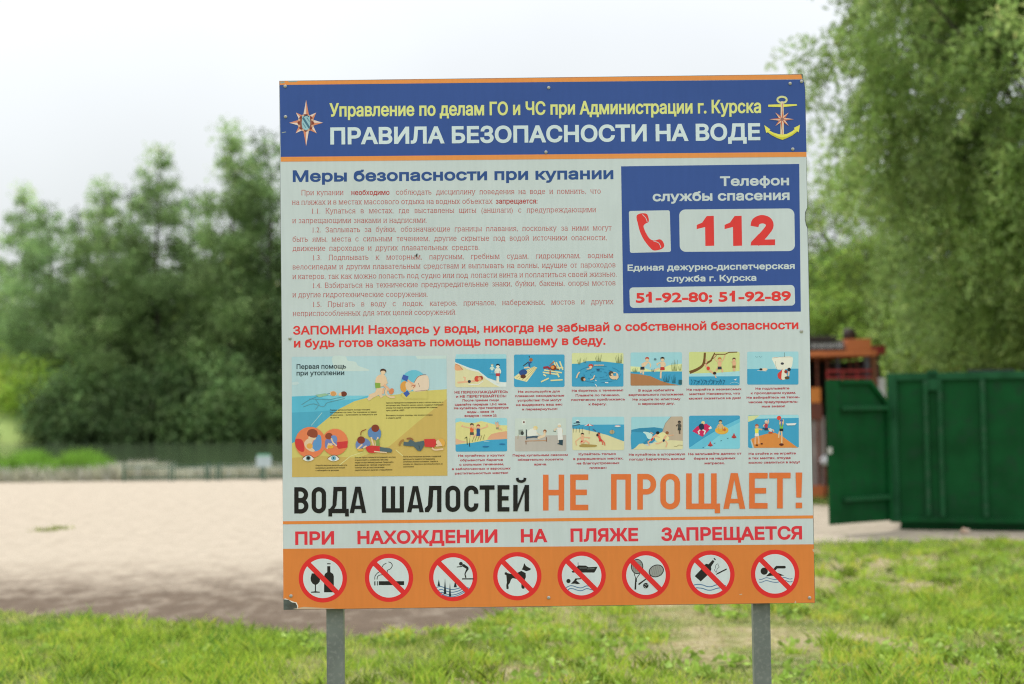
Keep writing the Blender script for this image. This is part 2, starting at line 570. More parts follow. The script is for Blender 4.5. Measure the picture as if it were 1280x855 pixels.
# ---- metal sheet and white film
sheet_out = [(349, 100.5), (1003.3, 93.2), (1003.6, 99), (1005.5, 104), (1006.6, 112), (1008.3, 205), (1009.4, 261), (1007.2, 266), (1006.9, 274), (1008.2, 281), (1009.9, 285),
             (1012.5, 414), (1016, 600), (1017.8, 690), (1019, 754), (700, 758), (354.5, 762), (352, 430)]
mb = MB()
mb.prism([U(*q) for q in sheet_out], 0.0, 0.003)
bpart(link('panel', mb.mesh('panel', M_GALV)))
panel = PARTS[-1]
film = Art(base=0.0004)
film.raw(WHITE, [U(*q) for q in [(349.4, 101), (1001.5, 93.8), (1003, 99), (1004.9, 104), (1006, 112), (1007.9, 205), (1008.9, 260), (1006.2, 266), (1006, 275), (1007.4, 282), (1009.2, 286),
          (1012, 414), (1015.5, 600), (1018.4, 753.6), (700, 757.4), (372, 761.3), (371.6, 757), (369.5, 753.2), (365, 752.6), (361, 749.5), (356, 748.8), (354.4, 748), (352.4, 430)]])
film.part('white_film')

# ---- header
a = Art(base=0.0008)
a.poly(BLUE, [349.6, 105.6, 1003.4, 100, 1004.9, 104, 1006, 112, 1008.1, 190.6, 350.9, 195.8])
a.poly(ORANGE, [349.5, 101, 1001.5, 93.8, 1003, 99.6, 349.6, 105.7])
a.poly(ORANGE, [350.9, 195.7, 1008, 190.5, 1008.1, 196.6, 351, 201.6])
for q_ in ([350, 101.5, 355, 101.2, 356.5, 103, 351, 104], [360, 101, 372, 100.8, 371, 102, 361, 102.4], [352, 165, 357, 164, 358, 164.8, 352.6, 166]):
    a.poly('8f9894', q_)
header = a.part('header_banner', None, 'dark blue header strip edged in orange')
a = Art(base=0.0013)
text(a, 'Управление по делам ГО и ЧС при Администрации г. Курска', 412, 145, 951.3, 141.2, 17.2, 'cdd284', 0.035, res=6)
a.part('lettering', header, 'yellow condensed lettering, upper header line')
a = Art(base=0.0013)
text(a, 'ПРАВИЛА БЕЗОПАСНОСТИ НА ВОДЕ', 413, 179.4, 950.4, 174.8, 21.6, 'c3d2dc', 0.05, res=6)
a.part('lettering', header, 'white capital lettering, lower header line')

def star(a, col1, col2, cx, cy, tips, inner):
    """faceted star: each ray is split into a light and a dark half"""
    n = len(tips)
    for k, (ang, ln) in enumerate(tips):
        t = R(ang); tx, ty = cx + ln * math.cos(t), cy - ln * math.sin(t)
        for sgn, c in ((1, col1), (-1, col2)):
            b = R(ang + sgn * 180 / n)
            a.poly(c, [cx, cy, cx + inner * math.cos(b), cy - inner * math.sin(b), tx, ty])
a = Art((345, 90, 7.77), 0.0013)
star(a, 'dcc4bc', 'c88468', 293, 490, [(90, 222), (45, 140), (0, 165), (-45, 145), (-90, 228), (-135, 145), (180, 165), (135, 140)], 74)
a.ell('8c5648', 290, 490, 76, 84)
for k in range(16):
    t = 2 * PI * k / 16
    a.ell('c9a58c' if k % 2 else '7c3a30', 290 + 70 * math.cos(t), 492 + 76 * math.sin(t), 12, 10, n=10)
a.poly('8fb6c2', [255, 425, 330, 425, 334, 500, 326, 545, 293, 566, 258, 545, 250, 500])
a.line('456f86', 20, [262, 440, 325, 540]); a.line('5d8796', 8, [262, 495, 290, 540]); a.line('5d8796', 8, [300, 440, 328, 480])
a.line('35506a', 8, [270, 430, 300, 418, 322, 432])
a.part('star_emblem', header, 'faceted eight-pointed star emblem with a shield')
a = Art((945, 90, 7.77), 0.0013)
Y1, Y2 = 'd8d460', 'c3bd3e'
for k in range(18):
    t = 2 * PI * k / 18; t2 = 2 * PI * (k + 1) / 18
    a.line('cdd096', 19, [252 + 46 * math.cos(t), 275 + 30 * math.sin(t), 252 + 46 * math.cos(t2), 275 + 30 * math.sin(t2)])
a.poly(Y1, [118, 322, 240, 318, 262, 318, 395, 318, 398, 332, 262, 345, 240, 345, 118, 342])
a.poly('d9c7a6', [240, 290, 266, 290, 270, 640, 252, 655, 236, 640])
a.line('c0684a', 6, [254, 310, 254, 640])
a.poly(Y1, [80, 520, 138, 562, 128, 572, 165, 592, 215, 608, 254, 612, 300, 606, 350, 580, 375, 560, 366, 548, 426, 518, 414, 592, 402, 582, 350, 622, 300, 646, 256, 664, 205, 646, 150, 618, 115, 590, 98, 596])
a.poly(Y2, [115, 575, 150, 600, 205, 628, 254, 640, 300, 630, 350, 605, 395, 574, 402, 582, 350, 622, 300, 646, 256, 664, 205, 646, 150, 618])
star(a, 'd9b7a4', 'b8694f', 252, 464, [(90, 120), (45, 92), (0, 116), (-45, 92), (-90, 120), (-135, 92), (180, 125), (135, 95)], 34)
a.ell('8f6a66', 252, 464, 16, 16)
a.part('anchor_emblem', header, 'yellow anchor emblem with a small star')

# ---- heading and rules
a = Art(base=0.0008)
text(a, 'Меры безопасности при купании', 366, 226.4, 766.8, 223.4, 14.8, '2f4d86', 0.055, res=6)
a.part('heading_lettering', None, 'heavy dark blue heading lettering')
BODY = 'ae3630'
rules_lines = [
 (377, 243.6, 751, 242.1, [('При купании', 377, 429, 0), ('необходимо', 439.5, 489.4, 1), ('соблюдать дисциплину поведения на воде и помнить, что', 495, 751, 0)]),
 (365.5, 255.4, 678.3, 254.3, [('на пляжах и в местах массового отдыха на водных объектах', 365.5, 615.5, 0), ('запрещается:', 620, 678.3, 1)]),
 (390.4, 266.5, 744.6, 265.3, '1.1. Купаться в местах, где выставлены щиты (аншлаги) с предупреждающими'),
 (365.8, 278.5, 533.6, 278.1, 'и запрещающими знаками и надписями.'),
 (391, 290.1, 764.6, 288, '1.2. Заплывать за буйки, обозначающие границы плавания, поскольку за ними могут'),
 (365.8, 301.7, 758.5, 300.2, 'быть ямы, места с сильным течением, другие скрытые под водой источники опасности,'),
 (365.8, 313.3, 599.4, 312.2, 'движение пароходов и других плавательных средств.'),
 (391.7, 324.8, 766.3, 322.5, '1.3. Подплывать к моторным, парусным, гребным судам, гидроциклам, водным'),
 (366, 336.4, 769.5, 334.3, 'велосипедам и другим плавательным средствам и выплывать на волны, идущие от пароходов'),
 (366, 348.4, 771, 345.9, 'и катеров, так как можно попасть под судно или под лопасти винта и поплатиться своей жизнью.'),
 (391.7, 359.6, 769.5, 356.8, '1.4. Взбираться на технические предупредительные знаки, буйки, бакены, опоры мостов'),
 (366, 371.2, 534.8, 370.7, 'и другие гидротехнические сооружения.'),
 (391.7, 383.2, 766.7, 380.2, '1.5. Прыгать в воду с лодок, катеров, причалов, набережных, мостов и других'),
 (366.4, 394.7, 570.5, 393, 'неприспособленных для этих целей сооружений.')]
rules = None
for x0, y0, x1, y1, s in rules_lines:
    a = Art(base=0.0008)
    if isinstance(s, str): s = [(s, x0, x1, 0)]
    for t_, xa, xb, bold in s:
        ya = y0 + (y1 - y0) * (xa - x0) / (x1 - x0); yb = y0 + (y1 - y0) * (xb - x0) / (x1 - x0)
        text(a, t_, xa, ya, xb, yb, 6.5, 'a81f1e' if bold else BODY, 0.012 if bold else -0.016, serif=True, justify=0.92, res=2)
    if rules is None: rules = a.part('rules_text', None, 'fine red serif rules text')
    else: a.part('text_line', rules)

# ---- blue telephone panel
a = Art((770, 190, 3.42), 0.0008)
a.poly(BLUE, [22, 62, 783, 53, 790, 684, 32, 690])
phone = a.part('phone_panel', None, 'blue rescue telephone panel')
a = Art((770, 190, 3.42), 0.0010)
a.rrect(WHITE, [(55, 253), (230, 250), (235, 428), (60, 432)], 8)
a.poly(RED, [88, 275, 103, 264, 128, 264, 137, 275, 140, 298, 124, 309, 118, 320, 128, 346, 145, 372, 164, 379, 188, 374, 202, 386, 206, 405, 192, 417, 163, 422, 146, 410, 122, 380, 104, 345, 93, 305], True)
a.line(WHITE, 2.5, [113, 268, 127, 282, 134, 300], True); a.line(WHITE, 2.5, [160, 381, 183, 390, 192, 410], True)
a.part('phone_icon', phone, 'red telephone receiver on a white square')
a = Art((770, 190, 3.42), 0.0010)
a.rrect(WHITE, [(270, 247), (762, 243), (765, 425), (273, 428)], 26)
for dx in (0, 119):
    a.poly(RED, [345 + dx, 313, 368 + dx, 303, 388 + dx, 275, 418 + dx, 274, 420 + dx, 402, 382 + dx, 403, 381 + dx, 322, 345 + dx, 331])
a.line(RED, [34, 36, 36, 35, 33, 33, 34], [592, 320, 598, 300, 622, 289, 648, 296, 657, 316, 644, 340, 598, 392], True)
a.poly(RED, [575, 401, 578, 386, 610, 352, 640, 366, 628, 376, 680, 375, 680, 400])
a.part('number_plate', phone, 'white plate with red number 112')
a = Art((770, 190, 3.42), 0.0010)
a.rrect(WHITE, [(57, 580), (763, 570), (766, 658), (60, 667)], 16)
text(a, '51-92-80; 51-92-89', 85, 643.5, 748, 636, 45, RED, 0.06, res=5)
for fx_, fy_ in ((148, 598), (505, 594)):
    a.poly(RED, [fx_ - 9, fy_, fx_ + 4, fy_, fx_ + 4, fy_ + 45.5, fx_ - 9, fy_ + 45.5])
    a.poly(RED, [fx_ + 2, fy_, fx_ + 2, fy_ + 16, fx_ - 20, fy_ + 24, fx_ - 20, fy_ + 13, fx_ - 6, fy_ + 7, fx_ - 3, fy_])
a.part('number_plate', phone, 'white plate with two red phone numbers')
a = Art((770, 190, 3.42), 0.0010)
text(a, 'Телефон', 445, 145, 740, 142, 42, WHITE, 0.055, res=5)
text(a, 'службы спасения', 157, 210, 742, 205, 42, WHITE, 0.055, res=5)
text(a, 'Единая дежурно-диспетчерская', 50, 508, 764, 500.5, 27.5, WHITE, 0.05, res=4)
text(a, 'служба г. Курска', 217, 555, 600, 551, 27.5, WHITE, 0.05, res=4)
a.part('lettering', phone, 'white lettering on the blue panel')

# ---- reminder
a = Art(base=0.0008)
text(a, 'ЗАПОМНИ! Находясь у воды, никогда не забывай о собственной безопасности', 366.5, 417.6, 998, 411.4, 11, RED, 0.045, res=4)
a.part('reminder_line'); a = Art(base=0.0008)
text(a, 'и будь готов оказать помощь попавшему в беду.', 367.5, 433.6, 757, 430.6, 11, RED, 0.045, res=4)
a.part('reminder_line')

# ---- condensed block letters (own strokes) for the slogan
def block(a, ch, x0, x1, yt, yb, col):
    w = x1 - x0; h = yb - yt; s = a._st; r = min(w * 0.5, s * 1.6)
    def rect(xa, ya, xb, yb_): a.poly(col, [xa, ya, xb, ya, xb, yb_, xa, yb_])
    def arc(cx, cy, ro, t0, t1, sx_=1):
        ri = ro - s; n = 7; o = []; i_ = []
        for k in range(n + 1):
            t = R(t0 + (t1 - t0) * k / n)
            o += [cx + ro * math.cos(t), cy - ro * math.sin(t)]; i_ = [cx + max(ri, 0.01) * math.cos(t), cy - max(ri, 0.01) * math.sin(t)] + i_
        a.poly(col, o + i_)
    def ring(xa, ya, xb, yb_, open_r=False):
        ro = min((xb - xa) / 2, s * 1.75)
        arc(xa + ro, ya + ro, ro, 90, 180); arc(xa + ro, yb_ - ro, ro, 180, 270)
        arc(xb - ro, ya + ro, ro, 0, 90); arc(xb - ro, yb_ - ro, ro, 270, 360)
        rect(xa + ro, ya, xb - ro, ya + s); rect(xa + ro, yb_ - s, xb - ro, yb_)
        rect(xa, ya + ro, xa + s, yb_ - ro)
        if not open_r: rect(xb - s, ya + ro, xb, yb_ - ro)
        else:
            rect(xb - s, ya + ro, xb, ya + h * 0.32); rect(xb - s, yb_ - h * 0.32, xb, yb_ - ro)
    def bump(xa, ya, xb, yb_):
        ro = min((yb_ - ya) / 2, s * 1.75)
        rect(xa, ya, xb - ro, ya + s); rect(xa, yb_ - s, xb - ro, yb_)
        arc(xb - ro, ya + ro, ro, 0, 90); arc(xb - ro, yb_ - ro, ro, 270, 360)
        if yb_ - ya > 2 * ro + 0.01: rect(xb - s, ya + ro, xb, yb_ - ro)
    if ch == 'О': ring(x0, yt, x1, yb)
    elif ch == 'С': ring(x0, yt, x1, yb, True)
    elif ch == 'Н': rect(x0, yt, x0 + s, yb); rect(x1 - s, yt, x1, yb); rect(x0 + s, yt + h * .5 - s * .5, x1 - s, yt + h * .5 + s * .5)
    elif ch == 'П': rect(x0, yt, x0 + s, yb); rect(x1 - s, yt, x1, yb); rect(x0 + s, yt, x1 - s, yt + s)
    elif ch == 'Е':
        rect(x0, yt, x0 + s, yb)
        for yy, k in ((yt, 1), (yt + h * .5 - s * .5, .92), (yb - s, 1)): rect(x0 + s, yy, x0 + w * k, yy + s)
    elif ch == 'Т': rect(x0, yt, x1, yt + s); rect((x0 + x1 - s) / 2, yt + s, (x0 + x1 + s) / 2, yb)
    elif ch == 'Р': rect(x0, yt, x0 + s, yb); bump(x0 + s, yt, x1, yt + h * .58)
    elif ch == 'В': rect(x0, yt, x0 + s, yb); bump(x0 + s, yt, x1 - w * .02, yt + h * .5 + s * .45); bump(x0 + s, yt + h * .5 - s * .45, x1, yb)
    elif ch in 'ШЩ':
        e_ = w * 0.1 if ch == 'Щ' else 0; xr = x1 - e_
        rect(x0, yt, x0 + s, yb); rect(xr - s, yt, xr, yb); m = (x0 + xr) / 2; rect(m - s / 2, yt, m + s / 2, yb - s); rect(x0 + s, yb - s, xr - s, yb)
        if e_: rect(xr, yb - s, x1, yb + s * .75); rect(x1 - s * .95, yb, xr, yb + s * .75)
    elif ch == 'А':
        c = (x0 + x1) / 2
        a.poly(col, [x0, yb, x0 + s, yb, c + s * .05, yt + s * .9, c, yt, c - s * .62, yt])
        a.poly(col, [x1, yb, x1 - s, yb, c - s * .05, yt + s * .9, c - s * .3, yt, c + s * .62, yt])
        rect(x0 + s * .95, yb - h * .28 , x1 - s * .95, yb - h * .28 + s * .8)
    elif ch == 'Л':
        rect(x1 - s, yt, x1, yb); rect(x0 + w * .3, yt, x1 - s, yt + s)
        a.poly(col, [x0 + w * .26, yt, x0 + w * .26 + s, yt, x0 + w * .26 + s * .75, yb - h * .22, x0 + s * .9, yb, x0, yb, x0, yb - s * .9, x0 + w * .18, yb - h * .26])
    elif ch == 'Д':
        rect(x1 - s * 1.55, yt, x1 - s * .55, yb - s); rect(x0 + w * .27, yt, x1 - s * 1.55, yt + s)
        a.poly(col, [x0 + w * .25, yt, x0 + w * .25 + s, yt, x0 + w * .22 + s * .8, yb - h * .3, x0 + s * 1.35, yb - s, x0 + s * .35, yb - s, x0 + w * .2, yb - h * .3])
        rect(x0, yb - s, x1, yb); rect(x0, yb, x0 + s * .85, yb + s * .75); rect(x1 - s * .85, yb, x1, yb + s * .75)
    elif ch == 'Й':
        rect(x0, yt, x0 + s, yb); rect(x1 - s, yt, x1, yb)
        a.poly(col, [x0 + s * .9, yb, x0 + s * .9, yb - h * .22, x1 - s * .9, yt, x1 - s * .9, yt + h * .22])
        c = (x0 + x1) / 2
        a.line(col, s * .62, [c - w * .25, yt - h * .27, c - w * .2, yt - h * .17, c, yt - h * .13, c + w * .2, yt - h * .17, c + w * .25, yt - h * .27], True)
    elif ch == '!':
        a.poly(col, [x0, yt, x1, yt, x1 - w * .12, yb - h * .3, x0 + w * .12, yb - h * .3]); rect(x0 + w * .02, yb - s, x1 - w * .02, yb)

def slogan(zoom, stroke, col, letters, yl, yr, xl, xr, name, label):
    a = Art(zoom, 0.0008); a._st = stroke; px_ = None
    for ch, x0, x1 in letters:
        if px_ is not None and x0 - px_ > 60 and not (ch == '!'):
            a.part(name, None, label); a = Art(zoom, 0.0008); a._st = stroke
        px_ = x1
        t = ((x0 + x1) / 2 - xl) / (xr - xl)
        block(a, ch, x0, x1, yl[0] + (yr[0] - yl[0]) * t, yl[1] + (yr[1] - yl[1]) * t, col)
    return a.part(name, None, label)
slogan((340, 580, 3.765), 20.5, BLACK, [('В', 105, 172), ('О', 187, 255), ('Д', 266, 362), ('А', 366, 444), ('Ш', 518, 622), ('А', 636, 715), ('Л', 720, 798),
       ('О', 817, 887), ('С', 905, 972), ('Т', 978, 1048), ('Е', 1062, 1118), ('Й', 1136, 1210)], (108, 232), (98, 222), 105, 1210, 'slogan_word', 'large black slogan lettering')
slogan((680, 580, 3.657), 25.5, 'd26f3c', [('Н', -4, 93), ('Е', 120, 203), ('П', 307, 398), ('Р', 427, 513), ('О', 532, 622), ('Щ', 650, 805), ('А', 820, 920),
       ('Е', 938, 1022), ('Т', 1030, 1127), ('!', 1150, 1180)], (49, 213), (40, 203), 0, 1180, 'slogan_word', 'larger orange slogan lettering')
a = Art(base=0.0008)
a.poly('d5803f', [353.7, 651.2, 1016.4, 644.6, 1016.5, 648.4, 353.8, 655])
a.part('divider_stripe')
warn = None
for s_, x0, x1 in (('ПРИ', 369.2, 417.8), ('НАХОЖДЕНИИ', 447, 622), ('НА', 651.3, 684.1), ('ПЛЯЖЕ', 713.4, 797.9), ('ЗАПРЕЩАЕТСЯ', 827, 1002.7)):
    y0 = 680 + (673.8 - 680) * (x0 - 369) / 634; y1 = 680 + (673.8 - 680) * (x1 - 369) / 634
    a = Art(base=0.0008); text(a, s_, x0, y0, x1, y1, 16.7, 'cf3540', 0.055, res=5)
    a.part('warning_word')

# ---- orange band with eight prohibition signs
a = Art(base=0.0008)
a.poly(BAND, [354, 685.6, 1017.2, 680.7, 1018.4, 753.6, 700, 757.4, 372, 761.3, 371.6, 757, 369.5, 753.2, 365, 752.6, 361, 749.5, 356, 748.8, 354.4, 748])
for q_ in ([924, 743, 927.5, 742.4, 928, 743.4, 925, 744], [1015.4, 687, 1017.6, 686.6, 1017.8, 690.5, 1016.4, 690], [993, 753.6, 994.6, 750.8, 995.4, 754.4, 993.4, 754.5], [366, 760.9, 380, 758.2, 400, 759.4, 420, 760.3, 372, 761.2], [354.6, 748.6, 356.8, 747.6, 366, 751.4, 371, 752.8, 373, 757.5, 372, 761.2, 371.6, 757, 369.5, 753.2, 365, 752.6, 361, 749.5, 356, 748.8]):
    a.poly('d8d4cc' if len(q_) > 8 and q_[0] < 356 else 'b9a48c', q_)
band = a.part('prohibition_band', None, 'orange band along the bottom edge')
K_ = '242423'; BW_ = '4a6f96'
def z1(a): # bottle and wine glass
    a.poly(K_, [262, 274, 332, 274, 341, 320, 337, 352, 318, 374, 302, 382, 302, 442, 340, 447, 338, 456, 255, 456, 255, 447, 292, 442, 292, 382, 272, 372, 254, 345, 251, 318])
    a.poly(K_, [408, 206, 437, 206, 438, 262, 462, 278, 470, 300, 470, 452, 378, 452, 379, 300, 386, 278, 408, 262]); a.poly(K_, [406, 179, 440, 179, 440, 188, 406, 188])
def z2(a):
    a.poly(K_, [893, 348, 1132, 348, 1132, 385, 893, 385]); a.poly(K_, [876, 349, 884, 349, 884, 388, 876, 388]); a.poly(K_, [851, 349, 862, 349, 862, 388, 851, 388])
    a.line(K_, 6.5, [856, 332, 858, 300, 880, 272, 905, 255, 925, 215, 940, 192, 964, 180], True)
    a.line(K_, 6.5, [877, 332, 882, 305, 905, 290, 945, 286, 972, 268, 975, 246, 1005, 230, 1020, 200, 1008, 176, 984, 166], True)
def z3(a):
    a.ell(K_, 398, 190, 18); a.line(K_, 9, [358, 222, 400, 218, 425, 205]); a.poly(K_, [408, 200, 428, 192, 470, 224, 474, 242, 452, 272, 443, 290, 452, 325, 440, 328, 432, 290, 442, 262, 452, 240, 412, 216])
    a.line(K_, 12, [410, 337, 520, 337])
    for yy in (0, 28, 56, 74): 
        a.line(BW_ if yy < 70 else '5f82a8', 8, [160 + yy * .6, 420 + yy, 200 + yy * .3, 410 + yy, 245, 424 + yy, 310, 440 + yy * .95, 370, 430 + yy * .9, 420, 412 + yy * .8, 480 - yy * .55, 428 + yy * .5], True)
    for x, t, b, w in ((184, 340, 405, 13), (244, 330, 485, 13), (292, 372, 508, 11), (344, 345, 418, 15)):
        a.poly('1d2a33', [x, t, x + w, b, x - w, b])
def z4(a):
    a.poly(K_, [1012, 184, 1030, 214, 1078, 240, 1066, 254, 1032, 264, 988, 246, 1000, 226])
    a.poly(K_, [822, 278, 836, 270, 850, 282, 900, 292, 940, 280, 985, 260, 1026, 282, 1028, 320, 1018, 345, 1008, 380, 1016, 425, 1010, 434, 992, 432, 985, 420, 984, 388, 960, 355, 935, 338, 900, 330, 885, 342, 872, 378, 858, 396, 862, 428, 855, 438, 840, 434, 838, 398, 844, 370, 838, 300, 822, 295])
def z5(a):
    a.poly(K_, [198, 274, 215, 264, 262, 262, 244, 232, 266, 214, 340, 216, 366, 232, 456, 228, 440, 262, 424, 286, 206, 286]); a.line(K_, 5, [262, 215, 262, 184])
    a.line('8f9a97', 4, [275, 240, 350, 240]); a.line('8f9a97', 4, [355, 250, 425, 247])
    a.ell(K_, 166, 370, 21); a.poly(K_, [190, 398, 224, 362, 234, 344, 290, 342, 292, 352, 252, 355, 244, 366, 282, 396, 254, 402, 232, 396])
    for yy in (0, 28): a.line(BW_, 8, [142 + yy * .7, 436 + yy * .9, 180, 418 + yy, 215, 420 + yy, 255, 434 + yy, 300, 438 + yy, 350, 418 + yy, 400 + yy * .4, 434 + yy], True)
def z6(a):
    a.ell(K_, 852, 226, 62, 76, 0); a.ell('8f9290', 852, 226, 53, 67, 0); a.line(K_, 7, [822, 294, 838, 344, 838, 400], False); a.line(K_, 7, [882, 294, 846, 344, 846, 380]); a.line(K_, [13, 17], [840, 344, 834, 456])
    a.ell(K_, 1044, 270, 78, 62, -22); a.ell('8f9290', 1044, 270, 69, 53, -22); a.line(K_, [7, 9], [985, 315, 948, 345]); a.line(K_, [11, 16], [948, 345, 866, 406])
    for k in range(-2, 3):
        a.line('6f7371', 2.5, [852 + k * 19, 172, 852 + k * 19, 280]); a.line('6f7371', 2.5, [808, 226 + k * 22, 896, 226 + k * 22])
        a.line('6f7371', 2.5, [1044 + k * 22 - 12, 225, 1044 + k * 22 + 10, 315])
    a.ell(K_, 939, 416, 27); a.line('aab3b0', 4, [925, 398, 942, 412, 960, 404], True); a.line('aab3b0', 4, [920, 425, 935, 432, 938, 442], True)
def z7(a):
    a.poly(K_, [135, 295, 190, 344, 250, 288, 282, 248, 288, 228, 284, 210, 316, 160, 300, 146, 262, 186, 240, 182, 218, 196, 198, 228])
    a.poly(K_, [306, 135, 316, 128, 330, 146, 322, 152])
    a.line(K_, [6, 12, 12], [330, 280, 352, 268, 427, 230]); a.line(K_, 3.5, [330, 262, 316, 240, 324, 222, 328, 196, 346, 182, 350, 195, 358, 214, 340, 228, 336, 262], True)
    for yy in (0, 32): a.line(BW_, 8, [126 + yy * .6, 376 + yy * .8, 165, 370 + yy, 210, 376 + yy, 250, 390 + yy, 290, 390 + yy, 340, 374 + yy, 420 - yy * 1.2, 382 + yy * .6], True)
def z8(a):
    a.ell(K_, 770, 250, 33); a.line(K_, 24, [872, 224, 885, 214, 955, 214]); a.ell(K_, 955, 214, 12)
    a.poly(K_, [785, 298, 840, 245, 870, 214, 888, 226, 862, 255, 900, 268, 955, 290, 880, 296, 840, 292])
    for yy in (0, 26): a.line(BW_, 6.5, [725, 325 + yy, 750, 324 + yy, 790, 310 + yy, 840, 322 + yy, 890, 326 + yy, 950, 308 + yy, 1000, 322 + yy, 1028, 318 + yy], True)
signs = [((355, 680, 7.529), (403.7, 722.6), z1, 'crossed-out bottle and wine glass'), ((355, 680, 7.529), (486.4, 722), z2, 'crossed-out smoking cigarette'),
         ((525, 680, 7.758), (566.6, 721.2), z3, 'crossed-out diver above water with snags'), ((525, 680, 7.758), (646.8, 720.2), z4, 'crossed-out dog'),
         ((690, 680, 8.0), (727.2, 719.5), z5, 'crossed-out motor boat over a swimmer'), ((690, 680, 8.0), (807.6, 719), z6, 'crossed-out tennis rackets and ball'),
         ((850, 680, 7.314), (888.1, 718.4), z7, 'crossed-out bottle and cigarette thrown in water'), ((850, 680, 7.314), (968.8, 717.6), z8, 'crossed-out swimmer')]
for zoom, (cx, cy), fn, lab in signs:
    a = Art((0, 0, 1), 0.0010)
    a.ell('d02f30', cx, cy, 30.2, n=56); a.ell('c2ccd0', cx, cy, 24.7, n=56)
    a.z = zoom; fn(a); a.z = (0, 0, 1)
    c45 = math.cos(R(45)); w = 3.2
    a.poly('d02f30', [cx - 27 * c45 - w * c45, cy - 27 * c45 + w * c45, cx - 27 * c45 + w * c45, cy - 27 * c45 - w * c45,
                      cx + 27 * c45 + w * c45, cy + 27 * c45 - w * c45, cx + 27 * c45 - w * c45, cy + 27 * c45 + w * c45])
    a.part('prohibition_sign', band, lab)

# ---- first aid poster
SK, SK2, OUT = 'e3bb9c', 'd9a888', '7a4a3c'
a = Art((350, 400, 4.073), 0.0008)
a.poly('a9c6cf', [60, 186, 848, 180, 853, 792, 62, 798])
a.poly('bccdcc', [270, 184, 332, 183, 345, 205, 385, 212, 400, 232, 450, 250, 440, 258, 300, 256, 272, 230], True)
a.poly('bccdcc', [690, 181, 848, 180, 848, 196, 700, 197]); a.poly('b7cbd0', [62, 316, 90, 312, 100, 322, 80, 330, 62, 328])
a.poly('58aecb', [60.6, 388, 200, 382, 360, 384, 450, 384, 440, 430, 340, 500, 250, 545, 180, 600, 61, 640])
a.poly('4d9fbd', [60.8, 470, 180, 465, 300, 455, 250, 530, 180, 590, 61, 640]); a.poly('74bdd2', [200, 384, 448, 384, 400, 400, 300, 408, 220, 396])
a.poly('c5b96b', [61.4, 626, 110, 600, 170, 560, 230, 510, 300, 452, 380, 412, 470, 388, 600, 378, 720, 360, 849.5, 352, 853, 792, 62, 798])
a.poly('bfa55e', [61.8, 700, 200, 690, 400, 700, 560, 640, 700, 520, 850, 400, 853, 792, 62, 798])
a.line('9cc4c8', 3, [160, 535, 215, 470]); a.line('cdc78d', 4, [300, 740, 360, 692, 420, 672]);a.line('cdc78d', 4, [590, 660, 625, 690])
poster = a.part('first_aid_poster', None, 'blue and yellow first aid poster with swimmers')
a = Art((350, 400, 4.073), 0.0016)
# swimmers
a.line('5b8f9d', 3, [110, 430, 150, 405, 200, 385, 255, 372], True); a.line('5b8f9d', 3, [120, 440, 170, 425, 220, 440, 240, 420, 280, 410, 330, 398], True)
a.line('5b8f9d', 2.5, [180, 455, 200, 430, 180, 400]); a.line('5b8f9d', 2.5, [150, 400, 250, 404, 330, 388]); a.poly(SK, [255, 366, 275, 360, 290, 372, 285, 384, 262, 384], True)
a.ell('c9935e', 272, 374, 14, 12); a.ell('6e3a2c', 325, 375, 16, 13); a.poly('8fb397', [180, 380, 230, 372, 250, 380, 200, 392])
a.poly(SK, [300, 372, 312, 366, 314, 384, 300, 384])
# lifeguard pulling child
a.line(OUT, 9, [500, 300, 492, 322]); a.line(SK, 17, [512, 345, 505, 368, 470, 388, 448, 404], True); a.line(SK, 15, [520, 345, 512, 380, 520, 392]); a.line(SK, 13, [500, 345, 490, 372, 455, 385])
a.poly(SK, [492, 290, 512, 276, 536, 282, 540, 312, 528, 335, 492, 335, 486, 312], True); a.line(SK, 9, [536, 290, 544, 318, 532, 330]); a.line(SK, 9, [494, 292, 496, 318, 524, 330])
a.ell(SK, 525, 264, 12, 14); a.poly('4a3228', [511, 262, 514, 250, 528, 247, 540, 254, 541, 266, 532, 258, 518, 258], True)
a.poly('7f9f46', [484, 318, 512, 320, 512, 344, 486, 346])
a.line(SK2, 14, [530, 328, 552, 352, 568, 366]); a.ell('d08058', 568, 362, 12, 16, 20); a.line(SK, 10, [545, 345, 540, 372, 560, 390, 585, 392], True); a.line(SK2, 9, [530, 345, 525, 375])
# round inset with head tilt
a.ell('68b4cb', 682, 322, 66, 68); a.poly('c5b96b', [616, 372, 650, 364, 752, 358, 752, 400, 640, 400, 622, 388])
a.poly('dac3b0', [684, 316, 705, 285, 735, 280, 756, 290, 757, 350, 720, 362, 680, 360], True); a.line(OUT, 2.5, [684, 318, 700, 292, 722, 280, 745, 278], True); a.line(OUT, 2, [690, 362, 752, 356]); a.line(OUT, 2, [705, 320, 712, 340])
a.poly('cf9448', [628, 312, 614, 330, 618, 358, 640, 364, 646, 316], True); a.poly(SK, [640, 322, 660, 312, 684, 322, 690, 340, 664, 360, 645, 352], True); a.line(SK2, 10, [650, 305, 668, 320, 690, 340])
a.line('9c3f33', 3, [668, 336, 690, 330, 680, 345]); a.poly('3f5ba6', [628, 277, 655, 286, 648, 312, 620, 300]); a.poly('3f5ba6', [628, 372, 650, 358, 662, 374, 644, 392])
